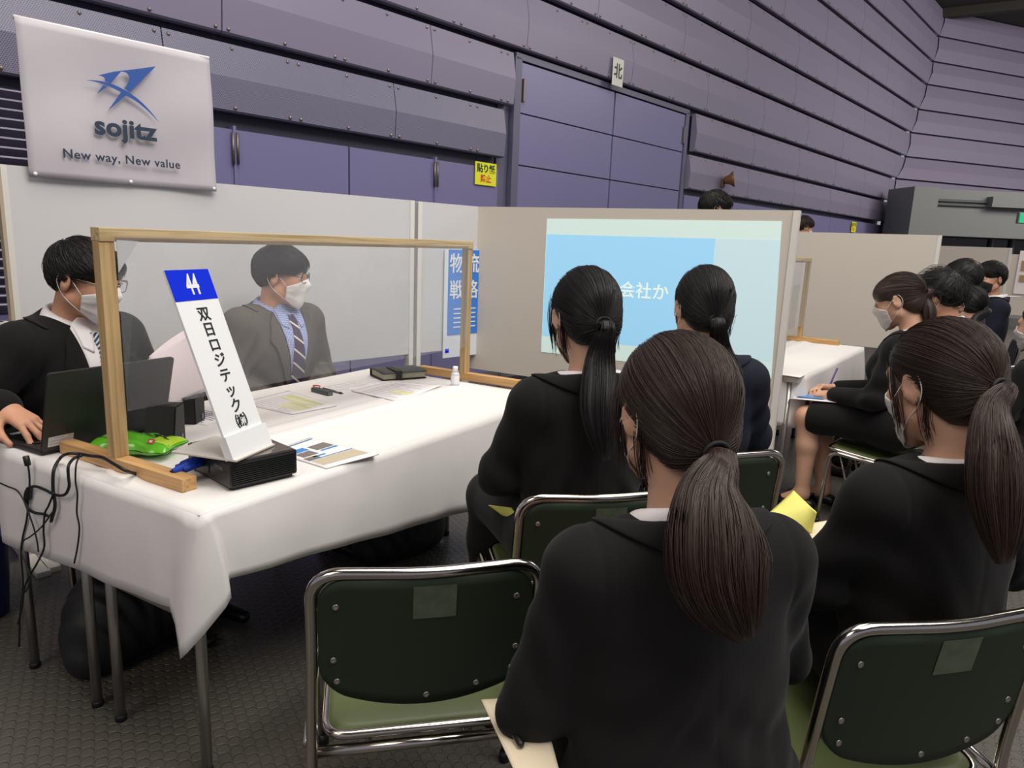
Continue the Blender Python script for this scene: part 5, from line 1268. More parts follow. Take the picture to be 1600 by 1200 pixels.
f6 = woman('dark haired person in black cut off by the right edge', hc[:2], hc[2], R_(60), tail_world(dep(1636, 540, 3.2), dep(1638, 570, 3.2), dep(1638, 610, 3.2)), M_HAIRB, pitch=4, lean=3, h=0.010, strands=300, tail_n=100, tie=(0.0, -0.115, -0.02), hair_h=0.008)
seat_for(f6, 'green stacking chair under the person cut off by the right edge', R_(60))
hc = dep(1117, 328, 5.1)
s1 = man('standing dark haired man whose head rises behind the slide board', hc[:2], hc[2], R_(-55), pitch=14, lean=2, h=0.010, hs=1.03, stand=True, strands=1200, length=0.05, lift=0.4, tie_m=M_TIE1)
hc = dep(1255, 356, 8.4)
s2 = man('standing brown haired person half hidden by the right edge of the slide board', hc[:2], hc[2], R_(-50), pitch=10, lean=2, h=0.010, hs=1.03, stand=True, strands=1000, hair=M_HAIRN, length=0.06, lift=0.6, front=False)
f1n = f1

for p_ in (w1, w2, w3, w4, f1, f2, f3, f4, f5, f6): p_.root['group'] = 'seated audience in dark suits'

# ------------------------------------------------------------------ things on the near table
TT = TZ+0.0008
def sheet_of_paper(name, label, cat, corners, z, m, group=None, thick=0.0012, curl=0.0):
    """flat sheet from four corner points in order; local frame at the first corner"""
    P = [Vector(c) for c in corners]; o = sum(P, Vector())/4; t = empty(name, (o.x, o.y, z), 0, label, cat, group)
    def fn(u, v):
        p = P[0]*(1-u)*(1-v)+P[1]*u*(1-v)+P[2]*u*v+P[3]*(1-u)*v
        return (p.x-o.x, p.y-o.y, 0.0006+curl*(u*u*v*v))
    mb = MB(); mb.grid(fn, 12, 12); pg = mb.build('sheet', m, t); md = pg.modifiers.new('thick', 'SOLIDIFY'); md.thickness = thick; md.offset = 1
    t['_fn'] = 0
    del t['_fn']
    return t, fn, pg
def print_block(fn, pg_parent, name, m, u0, u1, v0, v1, n=1, dz=0.0016, gap=0.4, ragged=False):
    """printed lines or a picture lying on a sheet"""
    mb = MB(); 
    for i in range(n):
        a = v0+(v1-v0)*i/n; b = a+(v1-v0)/n*(1-(gap if n > 1 else 0)); uu = u1-(u1-u0)*(0.35*random.random() if ragged else 0)
        q = [fn(u0, a), fn(uu, a), fn(uu, b), fn(u0, b)]; mb.add([(x, y, z+dz) for x, y, z in q], [(0, 1, 2, 3)])
    return mb.build(name, m, pg_parent)
def TP(x, y): return at(x, y, z=TT)
M_HL = mat('highlighter_yellow', (226, 224, 150), 0.6); M_HLS = mat('bright_yellow_mark', (222, 224, 20), 0.6); M_GREYTXT = mat('grey_print', (176, 172, 186), 0.7)
t, fn, pg = sheet_of_paper('document', 'white printed sheet with yellow highlighted lines right of the numbered sign', 'paper', [TP(375, 630), TP(456, 648), TP(527, 634), TP(450, 611)], TT, M_PAPER, 'papers on the near table')
print_block(fn, pg, 'highlighted_lines', M_HL, 0.2, 0.85, 0.62, 0.92, 3); print_block(fn, pg, 'highlighted_lines', M_HL, 0.5, 0.92, 0.25, 0.6, 4); print_block(fn, pg, 'text_lines', M_GREYTXT, 0.12, 0.9, 0.05, 0.95, 12, 0.0014, 0.8, True)
t, fn, pg = sheet_of_paper('document', 'white sheet with a bright yellow mark at the back edge of the table', 'paper', [TP(497, 607), TP(578, 611), TP(655, 598), TP(582, 591)], TT, M_PAPER, 'papers on the near table')
print_block(fn, pg, 'yellow_mark', M_HLS, 0.62, 0.95, 0.35, 0.75); print_block(fn, pg, 'text_lines', M_GREYTXT, 0.1, 0.55, 0.1, 0.9, 9, 0.0014, 0.8, True)
t, fn, pg = sheet_of_paper('document', 'curled white sheet lying in front of the black organiser', 'paper', [TP(548, 612), TP(622, 629), TP(692, 604), TP(612, 597)], TT+0.003, M_PAPER, 'papers on the near table', curl=0.004)
print_block(fn, pg, 'text_lines', M_GREYTXT, 0.15, 0.9, 0.1, 0.9, 10, 0.0014, 0.8, True); print_block(fn, pg, 'highlighted_lines', M_HL, 0.5, 0.9, 0.3, 0.5, 2)
t, fn, pg = sheet_of_paper('document', 'white printed sheet between the speaker and the numbered sign', 'paper', [TP(268, 652), TP(322, 666), TP(372, 648), TP(318, 637)], TT, M_PAPER, 'papers on the near table')
print_block(fn, pg, 'text_lines', mat('blue_grey_print', (120, 136, 170)), 0.1, 0.9, 0.1, 0.9, 7, 0.0014, 0.7, True)
t, fn, pg = sheet_of_paper('brochure', 'white brochure with photos and a tan block on the table near the projector', 'brochure', [TP(424, 706), TP(510, 733), TP(592, 711), TP(484, 685)], TT, M_PAPER, None, 0.003)
M_BRB = mat('brochure_blue', (60, 132, 206)); M_BRG = mat('brochure_photo_grey', (120, 112, 106), noise=(260, 0.6)); M_BRT = mat('brochure_tan', (192, 180, 156), noise=(60, 0.1)); M_BRL = mat('brochure_line', (20, 110, 150))
# u runs along the long side towards the viewer, v away from the projector edge
for (n_, m_, a) in (('header_line', M_BRL, (0.05, 0.075, 0.06, 0.95)), ('blue_picture', M_BRB, (0.22, 0.34, 0.18, 0.45)), ('photo', M_BRG, (0.36, 0.52, 0.10, 0.42)), ('photo', M_BRG, (0.25, 0.42, 0.52, 0.92)), ('photo', M_BRG, (0.55, 0.64, 0.05, 0.30)), ('caption', M_BRB, (0.44, 0.48, 0.55, 0.92)), ('caption', M_BRB, (0.56, 0.60, 0.22, 0.48)), ('divider_line', M_BRL, (0.645, 0.665, 0.04, 0.96)), ('tan_block', M_BRT, (0.68, 0.90, 0.06, 0.94))):
    print_block(fn, pg, n_, m_, a[0], a[1], a[2], a[3], 1, 0.0036)
# voice recorder, red cord
p = TP(503, 615); q0_, q1_ = TP(489, 613), TP(519, 621); az = math.atan2(q1_.y-q0_.y, q1_.x-q0_.x)
t = empty('voice_recorder', (p.x, p.y, TT), az, 'small dark grey recorder lying near the man in the grey suit', 'recorder')
mb = MB(); mb.box((0, 0, 0.009), (0.11, 0.028, 0.018), bev=0.004); mb.build('body', mat('dark_grey_plastic', (74, 76, 80), 0.45), t)
mb = MB(); mb.box((0.0555, 0, 0.009), (0.003, 0.020, 0.012)); mb.build('end_cap', mat('grey_cap', (120, 126, 132), 0.4), t)
mb = MB(); mb.tube(catmull([(-0.055, 0, 0.010), (-0.07, 0.02, 0.004), (-0.10, 0.025, 0.003), (-0.12, 0.05, 0.003), (-0.14, 0.06, 0.003), (-0.12, 0.075, 0.003), (-0.09, 0.055, 0.003), (-0.06, 0.03, 0.004)]), 0.0022, 6); mb.build('red_cord', M_RED, t)
q0_, q1_ = TP(505, 609), TP(537, 617)
t = empty('pen', (q0_.x, q0_.y, TT), math.atan2(q1_.y-q0_.y, q1_.x-q0_.x), 'grey metal pen lying beside the dark recorder', 'pen')
mb = MB(); mb.tube([(0, 0, 0.005), (0.11, 0, 0.005)], 0.0048, 10); mb.build('barrel', mat('grey_metal_pen', (120, 122, 120), 0.3, metal=0.7), t); mb = MB(); mb.tube([(0.11, 0, 0.005), (0.128, 0, 0.005)], [0.0046, 0.001], 10); mb.build('tip', M_BLACKP, t)
# black organiser
p = TP(622, 589); t = empty('organiser', (p.x, p.y, TT), R_(-27), 'thick black leather organiser with a strap on the white tablecloth', 'organiser')
mb = MB(); mb.box((0, 0, 0.004), (0.215, 0.15, 0.005), bev=0.002); mb.box((0, 0.072, 0.018), (0.215, 0.008, 0.03), bev=0.003); mb.build('back_cover', M_SHOE, t)
mb = MB(); mb.grid(lambda u, v: (-0.1085+0.217*u, -0.078+0.154*v, 0.036+0.004*math.sin(v*3)), 10, 10); c = mb.build('front_cover', mat('black_grained_leather', (48, 50, 52), 0.45, bump=(120, 0.2)), t); md = c.modifiers.new('thick', 'SOLIDIFY'); md.thickness = 0.004
mb = MB(); mb.box((0, -0.002, 0.020), (0.20, 0.138, 0.025)); mb.build('page_block', mat('cream_page_edges', (176, 174, 150), 0.8, noise=(200, 0.2)), t)
mb = MB(); mb.box((-0.03, -0.02, 0.042), (0.03, 0.11, 0.004), bev=0.0015); mb.box((-0.03, -0.080, 0.022), (0.03, 0.005, 0.042), bev=0.0015); mb.build('strap', M_BLACKM, t)
# sanitiser bottle
t = empty('sanitiser_bottle', (2.49, 1.715, TT), 0, 'small clear sanitiser bottle with a white cap by the screen foot', 'bottle')
mb = MB(); mb.lathe((0, 0, 0), [(0.001, 0.001), (0.017, 0.001), (0.0185, 0.005), (0.0185, 0.055), (0.014, 0.063), (0.008, 0.066), (0.001, 0.066)], 20); mb.build('bottle_body', mat('frosted_clear_plastic', (206, 210, 214), 0.25), t)
mb = MB(); mb.lathe((0, 0, 0), [(0.001, 0.066), (0.011, 0.066), (0.0115, 0.086), (0.010, 0.089), (0.001, 0.089)], 20); mb.build('cap', M_WHITE, t)
mb = MB(); mb.lathe((0, 0, 0), [(0.0188, 0.014), (0.0190, 0.015), (0.0190, 0.048), (0.0188, 0.049)], 20); mb.f = mb.f[:-2]; mb.sm = mb.sm[:-2]; mb.build('label_band', M_WHITE, t)

# projector
pr_c = Vector((1.080, 1.402)); PA = R_(-12)
t = empty('projector', (pr_c.x, pr_c.y, TT), PA, 'small black projector at the front corner of the near table', 'projector')
PWd, PDp, PHt = 0.185, 0.232, 0.074
mb = MB(); mb.box((PWd/2, PDp/2, 0.008+(PHt-0.008)/2), (PWd, PDp, PHt-0.008), bev=0.006); body = mb.build('housing', mat('black_gloss_plastic', (34, 33, 33), 0.35), t)
mb = MB(); mb.box((PWd/2, PDp/2, 0.0055), (PWd-0.02, PDp-0.02, 0.011)); mb.build('underside', M_BLACKP, t)
mb = MB(); mb.box((PWd/2, PDp/2, PHt+0.0005), (PWd-0.012, PDp-0.012, 0.003), bev=0.001); mb.build('top_panel', mat('brown_gloss_top', (92, 84, 78), 0.16, coat=0.5), t)
mb = MB()
for i in range(11): mb.box((PWd/2, -0.0015, 0.014+i*0.0052), (PWd-0.014, 0.004, 0.0026))
mb.build('vent_grille', M_BLACKM, t)
mb = MB(); put_text(mb, 'EPSON', 0.014, (-0.0006, 0.055, 0.050), (0, -1, 0), (0, 0, 1), depth=0.0003, xs=0.95); mb.build('lettering', mat('grey_lettering', (120, 120, 120)), t)
mb = MB(); mb.box((0.004, 0.145, 0.043), (0.012, 0.075, 0.04)); mb.build('socket_recess', M_BLACKP, t)
mb = MB(); mb.box((0.05, 0.19, PHt+0.003), (0.07, 0.05, 0.003), bev=0.001); mb.build('button_panel', mat('grey_buttons', (120, 118, 116), 0.5), t)
for (x, y) in ((0.015, 0.02), (PWd-0.015, 0.02), (0.015, PDp-0.02), (PWd-0.015, PDp-0.02)):
    mb = MB(); mb.lathe((x, y, 0), [(0.001, 0), (0.008, 0), (0.008, 0.006), (0.001, 0.006)], 12); mb.build('rubber_foot', M_BLACKP, t)
# blue plug with its cable
t = empty('monitor_cable', at(283, 722, z=TT+0.04), 0, 'black monitor cable with a blue plug in the side of the projector', 'cable')
W0 = t.location.copy()
def rel(p): return Vector(p)-W0
pl0 = Vector((pr_c.x-0.002, pr_c.y+0.150, TT+0.046)); pl0.x += 0.03
dp = Vector((-0.94, -0.05, -0.10)).normalized()
mb = MB(); mb.tube([rel(pl0-dp*0.0), rel(pl0+dp*0.048), rel(pl0+dp*0.052), rel(pl0+dp*0.078)], [0.017, 0.016, 0.010, 0.007], 12)
for s_ in (-1, 1): mb.tube([rel(pl0+dp*0.01+Vector((0, s_*0.016, 0))), rel(pl0+dp*0.058+Vector((0, s_*0.015, 0.002)))], 0.0050, 10)
mb.build('blue_plug', mat('plug_blue', (30, 70, 190), 0.45), t)
e = pl0+dp*0.078
pth = [e, at(254, 741, z=TT+0.012), at(236, 744, z=TT+0.008), at(215, 741, z=TT+0.008), at(196, 735, z=TT+0.036), at(178, 725, z=TT+0.042), at(160, 715, z=TT+0.040), at(140, 712, z=TT+0.040), at(122, 709, z=TT+0.040), at(106, 709, z=TT+0.041), at(94, 716, X=0.962), at(84, 735, X=0.932), at(83, 765, X=0.928), at(86, 790, X=0.925), at(80, 815, X=0.925)]
mb = MB(); mb.tube(catmull([rel(p) for p in pth], 6), 0.0042, 8); mb.build('lead', M_CABLE, t)
mb = MB(); a_, b_ = at(249, 742, z=TT+0.010), at(229, 744, z=TT+0.010); mb.tube([rel(a_), rel(b_)], 0.0095, 12); mb.build('ferrite_sleeve', M_BLACKP, t)

# numbered sign on its stand
sb = Vector((1.090, 1.396, TT+PHt+0.0035)); SA = R_(14); LEAN = R_(20.6); SL, SWd = 0.475, 0.150
t = empty('company_sign', sb, SA, 'tall white sign with a blue top and the number in white on the projector', 'sign')
ax = Vector((1, 0, 0)); up = Vector((0, math.sin(LEAN), math.cos(LEAN))); nr = Vector((0, -math.cos(LEAN), math.sin(LEAN)))
def sp(a, b, dd): return ax*a+up*b+nr*dd+Vector((0, 0.012, 0.004))
mb = MB(); mb.prism([(0, 0), (SWd, 0), (SWd, SL), (0, SL)], 0.006, lambda a, b, dd: sp(a, b, dd)); mb.build('plate', M_WHITE, t)
mb = MB(); mb.prism([(0, SL*0.835), (SWd, SL*0.835), (SWd, SL), (0, SL)], 0.0008, lambda a, b, dd: sp(a, b, 0.006+dd)); hd_ = mb.build('blue_header', M_BLUE, t)
mb = MB(); put_text(mb, '44', 0.074, sp(SWd*0.5, SL*0.915, 0.0072), ax, up, depth=0.0004, bold=0.0012, xs=0.62, spacing=0.92); mb.build('number', M_WHITE, hd_)
for i, chx in enumerate('双日ロジテック㈱'):
    mb = MB(); put_text(mb, chx, 0.0385, sp(SWd*0.53, SL*(1-(0.245+0.0845*i)), 0.0066), ax, up, depth=0.0004, bold=0.0007, xs=1.1); mb.build('character', M_INK, t)
mb = MB(); mb.prism([(-0.004, 0.0), (SWd+0.004, 0.0), (SWd+0.004, 0.058), (-0.004, 0.058)], 0.005, lambda a, b, dd: sp(a, b-0.004, 0.008+dd)); mb.build('front_lip', M_WHITE, t)
mb = MB(); mb.box((SWd/2, 0.085, 0.0025), (SWd+0.008, 0.19, 0.005), bev=0.001); mb.build('base_plate', mat('warm_white_plastic', (206, 200, 190), 0.4), t)
mb = MB(); mb.prism([(-0.003, 0.0), (0.004, 0.0), (0.004, 0.05), (-0.003, 0.05)], 0.018, lambda a, b, dd: sp(a, b-0.003, -0.010+dd)); mb.build('side_cheek', M_WHITE, t)

# laptop
t = empty('laptop', (0.966, 2.032, TT), R_(1.5), 'open black laptop seen from behind its lid at the left of the table', 'laptop')
LW = 0.372
mb = MB(); mb.box((LW/2, 0.125, 0.009), (LW, 0.245, 0.016), bev=0.004); mb.build('base', M_BLACKM, t)
mb = MB()
for r in range(5):
    for c in range(14): mb.box((0.03+c*0.024, 0.075+r*0.022, 0.0185), (0.019, 0.017, 0.003))
mb.build('keyboard', M_BLACKP, t)
mb = MB(); mb.box((0.185, 0.215, 0.0175), (0.10, 0.05, 0.001)); mb.build('touchpad', M_BLACKP, t)
mb = MB(); mb.box((0.05, 0.222, 0.0178), (0.03, 0.02, 0.001)); mb.build('palm_sticker', M_WHITE, t)
ld = R_(16); lu = Vector((0, -math.sin(ld), math.cos(ld))); ln_ = Vector((0, -math.cos(ld), -math.sin(ld)))
def lp(a, b, dd): return Vector((a, 0.004, 0.014))+lu*b+ln_*dd
bm_o = []
cr_ = fillet([(0, 0, 0), (LW, 0, 0), (LW, 0.235, 0), (0, 0.235, 0)], 0.010, 5, closed=True)
mb = MB(); mb.prism([(p.x, p.y) for p in cr_], 0.008, lambda a, b, dd: lp(a, b, dd)); lid = mb.build('lid', mat('soft_black_lid', (36, 36, 37), 0.45), t)
mb = MB(); mb.prism([(0.012, 0.015), (LW-0.012, 0.015), (LW-0.012, 0.223), (0.012, 0.223)], 0.0008, lambda a, b, dd: lp(a, b, -0.0008+dd)); mb.build('display', mat('dark_display', (26, 30, 40), 0.15), lid)
mb = MB(); mb.prism([(0.014, 0.012), (0.082, 0.012), (0.082, 0.042), (0.014, 0.042)], 0.0006, lambda a, b, dd: lp(a, b, 0.008+dd)); stk = mb.build('asset_sticker', mat('sticker_white', (206, 204, 196), 0.5), lid)
mb = MB()
for (a0, a1, b0) in ((0.03, 0.056, 0.036), (0.018, 0.078, 0.027), (0.018, 0.078, 0.018), (0.066, 0.078, 0.036)): mb.prism([(a0, b0), (a1, b0), (a1, b0+0.0035), (a0, b0+0.0035)], 0.0003, lambda a, b, dd: lp(a, b, 0.0086+dd))
mb.build('sticker_print', M_GREYTXT, stk)
for x in (0.06, LW-0.06):
    mb = MB(); mb.tube([(x-0.02, 0.002, 0.012), (x+0.02, 0.002, 0.012)], 0.006, 10); mb.build('hinge', M_BLACKP, t)

# speakers
def speaker(label, loc, rz, size, tilt):
    t = empty('desk_speaker', loc, rz, label, 'speaker', 'small desk speakers'); a, b, c = size
    sh = math.tan(tilt); V = [(-a/2, -b/2, 0), (a/2, -b/2, 0), (a/2, b/2, 0), (-a/2, b/2, 0), (-a/2, -b/2+sh*c, c), (a/2, -b/2+sh*c, c), (a/2, b/2, c), (-a/2, b/2, c)]
    bm = bmesh.new(); vs = [bm.verts.new(v) for v in V]
    for f in ((3, 2, 1, 0), (4, 5, 6, 7), (0, 1, 5, 4), (1, 2, 6, 5), (2, 3, 7, 6), (3, 0, 4, 7)): bm.faces.new([vs[i] for i in f])
    bmesh.ops.bevel(bm, geom=list(bm.edges), offset=0.004, segments=2, affect='EDGES'); bm.verts.index_update()
    mb = MB(); mb.add([v.co[:] for v in bm.verts], [[v.index for v in f.verts] for f in bm.faces]); bm.free(); mb.build('cabinet', M_BLACKM, t)
    mb = MB(); mb.box((0, b/2+0.001, c*0.55), (a*0.84, 0.004, c*0.78), bev=0.001); mb.build('grille', mat('speaker_grille', (24, 24, 25), 0.8, bump=(300, 0.5)), t)
    mb = MB(); mb.box((a*0.5+0.0008, b*0.2, 0.018), (0.002, 0.012, 0.018)); mb.build('side_badge', mat('grey_badge', (120, 120, 122), 0.4), t)
    return t
speaker('slanted black desk speaker just right of the laptop lid', (1.235, 1.885, TT), R_(-55), (0.085, 0.095, 0.118), R_(14))
speaker('upright black desk speaker behind the numbered sign', (1.437, 2.045, TT), R_(-60), (0.062, 0.075, 0.088), 0)

# green snack bag
bc = Vector((1.125, 1.872)); t = empty('snack_bag', (bc.x+0.01, bc.y-0.005, TT), R_(-66), 'bright green plastic snack bag behind the wooden upright', 'bag')
rb = np.random.default_rng(5); kx = rb.uniform(18, 60, (6, 2)); kp = rb.uniform(0, 6, 6)
def bagz(u, v, top):
    e = (1-abs(2*u-1)**2.6)*(1-abs(2*v-1)**2.2); e = max(e, 0)**0.55
    w_ = sum(math.sin(kx[i, 0]*u*0.35+kx[i, 1]*v*0.3+kp[i]) for i in range(6))/6
    return (0.026+0.030*e+0.006*w_*(0.3+e)) if top else (0.024-0.022*e)
def bagf(top): return lambda u, v: (-0.118+0.236*u+0.004*math.sin(v*9), (-0.062+0.124*v)*(1-0.10*math.cos((2*u-1)*math.pi)*0.5)+0.003*math.sin(u*22), bagz(u, v, top))
mb = MB(); mb.grid(bagf(True), 44, 28); mb.grid(bagf(False), 44, 28)
mb.build('wrapper', mat('glossy_green_wrapper', (104, 196, 44), 0.22, coat=0.6, noise=(9, 0.25)), t)
fb = bagf(True)
def patch(mb, u0, u1, v0, v1, n=6, dz=0.0012): mb.grid(lambda u, v: (lambda p: (p[0], p[1], p[2]+dz))(fb(u0+(u1-u0)*u, v0+(v1-v0)*v)), n, n)
mb = MB(); patch(mb, 0.80, 0.99, 0.22, 0.9); mb.build('lime_band', mat('lime_print', (186, 226, 40), 0.25, coat=0.5), t)
mb = MB()
for (a, b, c, d2) in ((0.62, 0.66, 0.50, 0.62), (0.66, 0.74, 0.50, 0.535), (0.70, 0.78, 0.60, 0.64), (0.76, 0.80, 0.50, 0.74), (0.80, 0.88, 0.56, 0.60), (0.82, 0.86, 0.62, 0.76), (0.86, 0.92, 0.50, 0.54)): patch(mb, a, b, c, d2, 4, 0.0020)
o = mb.build('brush_print', M_INK, t)
mb = MB(); patch(mb, 0.74, 0.82, 0.16, 0.30, 5, 0.0018); em = mb.build('red_emblem', M_RED, t)
mb = MB(); patch(mb, 0.76, 0.80, 0.19, 0.25, 4, 0.0024); mb.build('white_mark', M_WHITE, em)
mb = MB(); patch(mb, 0.14, 0.40, 0.30, 0.75); mb.build('pale_panel', mat('pale_green_print', (150, 180, 92), 0.3, coat=0.4), t)

# loose cables hanging over the left edge
def cable(label, pts, r=0.0028, X=0.930, parts=None):
    P = [at(*p[:2], X=X) if len(p) == 2 else Vector(p) for p in pts]
    t = empty('power_cable', P[0], 0, label, 'cable', 'cables hanging from the near table')
    mb = MB(); mb.tube(catmull([p-P[0] for p in P], 6), r, 8); mb.build('lead', M_CABLE, t)
    for (nm, i, j, rr) in (parts or []):
        a = P[i]-P[0]; b = P[j]-P[0]; mb = MB(); mb.tube([a, a+(b-a)*0.08, a+(b-a)*0.92, b], [rr*0.7, rr, rr, rr*0.7], 12); mb.build(nm, M_BLACKP, t)
cable('laptop charging cable with a plug and sleeve hanging at the left', [(40, 712), (44, 728), (46, 745), (46, 762), (44, 780), (42, 810), (35, 842), (33, 868), (36, 915), (31, 960), (30, 1010)], 0.0026, 0.928, [('plug', 0, 1, 0.008), ('ferrite_sleeve', 3, 4, 0.0085)])
cable('thick black cable looping back up over the edge of the cloth', [tuple(at(128, 712, z=TT+0.040)), tuple(at(116, 716, X=0.955)), (107, 728), (107, 745), (108, 760), (101, 773), (86, 773), (70, 765), (55, 760), (43, 764), (39, 778), (44, 794), (54, 801), (68, 803), (74, 806)], 0.0038, 0.924)
cable('thin black cable hanging straight down right of the other cables', [tuple(at(124, 713, z=TT+0.040)), (119, 726), (118, 752), (121, 772), (120, 800), (124, 825), (121, 855), (116, 880)], 0.0022, 0.928)
cable('black cable crossing in from the left edge and dropping down', [(-6, 752), (12, 760), (26, 766), (36, 780), (44, 800), (52, 822), (58, 846), (60, 862)], 0.0022, 0.920)
cable('black cable twisting down past the table leg', [(84, 770), (76, 790), (70, 803), (68, 830), (69, 855), (58, 880), (46, 900), (38, 920), (34, 950), (28, 975)], 0.0026, 0.920)
cable('short black cable slanting across the hanging bundle', [(82, 800), (66, 822), (48, 838), (36, 846), (33, 862), (42, 885), (48, 905), (40, 925)], 0.0022, 0.915)

# the sheaf of papers in the left man's hand
P4 = [at(230, 566, Y=2.13), at(322, 512, Y=2.10), at(372, 590, Y=2.05), at(268, 640, Y=2.02)]
o4 = sum(P4, Vector())/4; t = empty('paper_sheaf', o4, 0, 'sheaf of pinkish papers held up behind the numbered sign', 'papers')
for k in range(3):
    def fn(u, v, k=k):
        p = P4[0]*(1-u)*(1-v)+P4[1]*u*(1-v)+P4[2]*u*v+P4[3]*(1-u)*v-o4
        return p+Vector((0.006*k*(1-u), 0.004*k+0.02*math.sin(u*3.1)*(1-0.3*v), 0.008*k*(1-v)+0.012*math.sin(v*2.6+u)))
    mb = MB(); mb.grid(fn, 14, 14); s_ = mb.build('sheet', mat('pinkish_paper', (232, 216, 218), 0.7), t); md = s_.modifiers.new('thick', 'SOLIDIFY'); md.thickness = 0.0006

# ------------------------------------------------------------------ things held by the audience
def leaf(name, label, cat, P, m, parts=1, group=None, sag=0.004):
    P = [Vector(p) for p in P]; o = sum(P, Vector())/4; t = empty(name, o, 0, label, cat, group)
    mb = MB(); mb.grid(lambda u, v: P[0]*(1-u)*(1-v)+P[1]*u*(1-v)+P[2]*u*v+P[3]*(1-u)*v-o+Vector((0, 0, sag*math.sin(u*3.1)*math.sin(v*3.1))), 12, 12)
    s_ = mb.build('cover', m, t); md = s_.modifiers.new('thick', 'SOLIDIFY'); md.thickness = 0.0025; return t, o
t, o = leaf('envelope', 'cream envelope on the lap of the woman in the centre foreground', 'envelope', [at(752, 1095, z=0.60), at(842, 1090, z=0.60), at(880, 1230, z=0.60), at(822, 1245, z=0.60)], M_CREAM)
a, b = at(783, 1112, z=0.618), at(816, 1166, z=0.612)
t = empty('pen', a, 0, 'black and white pen lying on the cream envelope', 'pen')
mb = MB(); mb.tube([(0, 0, 0), (b-a)*0.35], 0.0045, 10); mb.build('white_barrel', M_CREAM, t); mb = MB(); mb.tube([(b-a)*0.35, (b-a)*0.95, (b-a)], [0.0055, 0.0055, 0.003], 10); mb.build('black_grip', M_BLACKP, t)
t, o = leaf('folder', 'yellow folder held upright between the two foreground women', 'folder', [at(1190, 812, z=0.66), at(1240, 766, z=0.71), at(1275, 800, z=0.70), at(1268, 835, z=0.64)], M_YELLOW, sag=0.012)
P = [at(1262, 818, z=0.645), at(1300, 812, z=0.645), at(1330, 850, z=0.64), at(1268, 850, z=0.64)]
t, o = leaf('booklet', 'cream booklet lying beside the yellow folder', 'booklet', P, M_CREAM)
t, o = leaf('folder', 'yellow folder on the lap of the woman next to the table', 'folder', [at(764, 789, z=0.60), at(800, 793, z=0.62), at(812, 812, z=0.60), at(786, 805, z=0.58)], M_YELLOW)
# notebook and pen of the writing woman
nb = [f1.root.matrix_world @ Vector(p) for p in ((-0.02, 0.27, 0.600), (0.17, 0.30, 0.602), (0.13, 0.52, 0.590), (-0.13, 0.50, 0.588))]
bpy.context.view_layer.update()
nb = [f1.root.matrix_world @ Vector(p) for p in ((-0.10, 0.24, 0.604), (0.13, 0.27, 0.606), (0.12, 0.52, 0.592), (-0.14, 0.50, 0.590))]
t, o = leaf('notebook', 'open notebook with blue pictures on the lap of the writing woman', 'notebook', nb, M_PAPER)
mb = MB(); mb.grid(lambda u, v: (nb[0]*(1-u*0.8-0.1)*(1-v*0.5-0.4)+nb[1]*(u*0.8+0.1)*(1-v*0.5-0.4)+nb[2]*(u*0.8+0.1)*(v*0.5+0.4)+nb[3]*(1-u*0.8-0.1)*(v*0.5+0.4))-o+Vector((0, 0, 0.006)), 6, 6); mb.build('blue_picture', mat('blue_print_mix', (90, 140, 200), noise=(40, 0.6)), t)
a = f1.root.matrix_world @ Vector((0.045, 0.375, 0.615)); b = f1.root.matrix_world @ Vector((0.085, 0.35, 0.745))
t = empty('pen', a, 0, 'purple pen in the hand of the writing woman', 'pen')
mb = MB(); mb.tube([(0, 0, 0), (b-a)*0.1, (b-a)], [0.001, 0.005, 0.0055], 10); mb.build('barrel', mat('purple_pen', (96, 72, 130), 0.4), t)
# blue bag under the writing woman's chair
p = f1.root.matrix_world @ Vector((-0.03, 0.05, 0)); t = empty('shopping_bag', (p.x, p.y, 0), R_(-12), 'blue and white paper bag under the chair of the writing woman', 'bag')
mb = MB(); mb.box((0, 0, 0.17), (0.24, 0.09, 0.34), bev=0.004); mb.build('bag_body', mat('bag_white', (186, 188, 194), 0.5), t)
mb = MB(); mb.box((0.0, -0.046, 0.165), (0.205, 0.003, 0.32)); mb.build('blue_front', mat('bag_blue', (28, 96, 168), 0.5), t)
mb = MB(); put_text(mb, 'PLAN', 0.034, (0.0, -0.049, 0.29), (1, 0, 0), (0, 0, 1), depth=0.0004); mb.build('lettering', mat('bag_print', (150, 180, 210)), t)
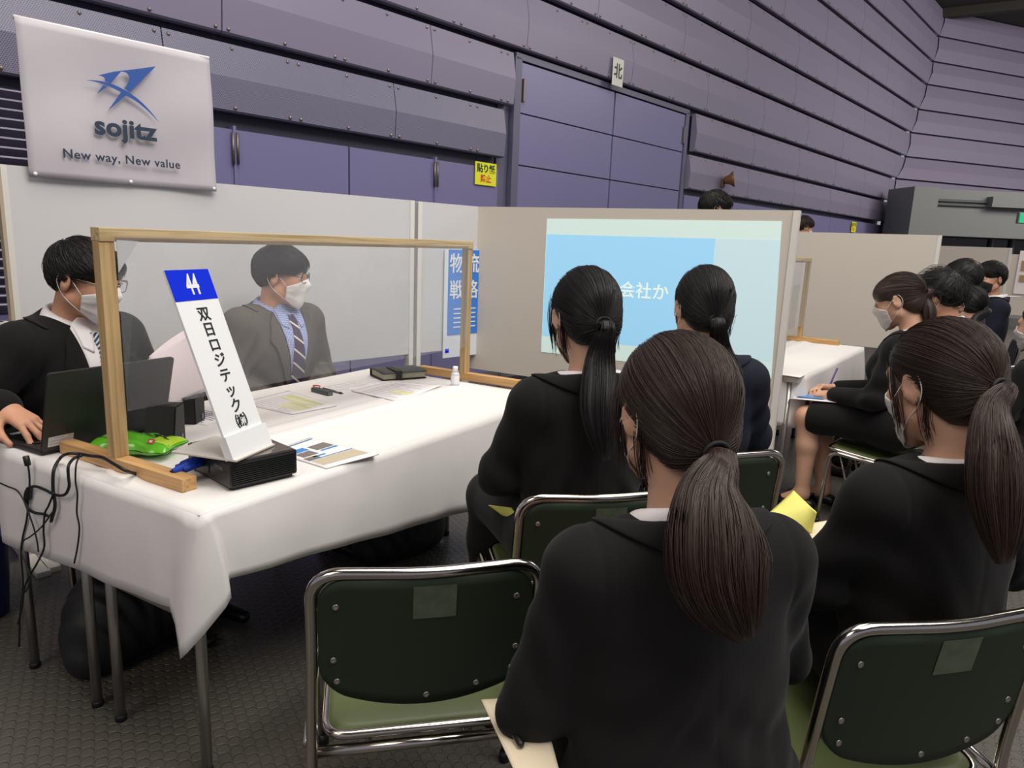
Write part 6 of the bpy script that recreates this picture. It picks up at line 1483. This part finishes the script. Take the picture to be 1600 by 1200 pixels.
# bags under the near table
def soft_bag(name, label, loc, rz, size, m, seed, strap=True):
    t = empty(name, (*loc, 0), rz, label, 'bag'); a, b, c = size; F = Field()
    F.ell((0, 0, c*0.45), (a*0.5, b*0.5, c*0.5), 0.05); F.rc((-a*0.36, 0, 0.06), (a*0.36, 0, 0.06), 0.075, None, 0.08); F.ell((a*0.1, -b*0.25, c*0.35), (a*0.32, b*0.3, c*0.3), 0.05)
    F.half((0, 0, -1), -0.002, 0.01); wrinkle(F, [(0, -b*0.4, c*0.5), (a*0.3, 0, c*0.7), (-a*0.3, -b*0.2, c*0.4)], 0.008, 0.15, 50, seed)
    V, Q = F.mesh(0.010); np_mesh('bag_body', V, Q, m, t)
    if strap:
        mb = MB(); mb.tube(catmull([(-a*0.2, 0, c*0.88), (-a*0.12, 0.02, c*1.08), (a*0.08, 0.02, c*1.1), (a*0.18, 0, c*0.88)]), 0.009, 8); mb.build('handle', M_BLACKP, t)
    return t
M_BAG = mat('black_nylon', (24, 24, 25), 0.6, bump=(40, 0.2))
soft_bag('rucksack', 'black bag lying under the left end of the near table', (1.23, 2.12), R_(20), (0.46, 0.30, 0.33), M_BAG, 3)
soft_bag('rucksack', 'large black bag standing under the right end of the near table', (2.28, 1.84), R_(-15), (0.42, 0.22, 0.40), M_BAG, 4)
t = empty('waste_bin', (1.02, 2.72, 0), 0, 'blue plastic bin under the back partition at the left edge', 'bin')
mb = MB(); mb.lathe((0, 0, 0), [(0.001, 0), (0.11, 0), (0.135, 0.30), (0.14, 0.305), (0.128, 0.30), (0.10, 0.02), (0.001, 0.02)], 28); mb.build('tub', mat('bin_blue', (34, 60, 120), 0.5), t)
# dark chair seen under the slide board
t = make_chair('dark chair with a chrome frame seen through the gap under the slide board', (4.55, 2.35), R_(-100)); t['group'] = 'dark chairs'
for c in t.children:
    if c.name.startswith(('backrest', 'seat')) and 'rim' not in c.name:
        c.data.materials.clear(); c.data.materials.append(M_BLACKM)
# chairs of the two men and a backless stool for the front woman
for s_, lab in ((m1, 'green stacking chair under the man typing on the laptop'), (m2, 'green stacking chair under the man in the grey suit')):
    seat_for(s_, lab, s_.root.rotation_euler[2]+math.pi/2)
f = s_ = w3.root; t = empty('stool', (f.location.x, f.location.y, 0), f.rotation_euler[2], 'low stool under the woman in the centre foreground', 'stool')
mb = MB(); mb.box((0, 0.03, 0.405), (0.36, 0.36, 0.03), bev=0.012); mb.build('seat', M_SEAT, t)
for x in (-1, 1):
    for y in (-1, 1):
        mb = MB(); mb.tube([(x*0.15, 0.03+y*0.15, 0.39), (x*0.17, 0.03+y*0.17, 0.0)], 0.011, 10); mb.build('leg', M_CHROME, t)
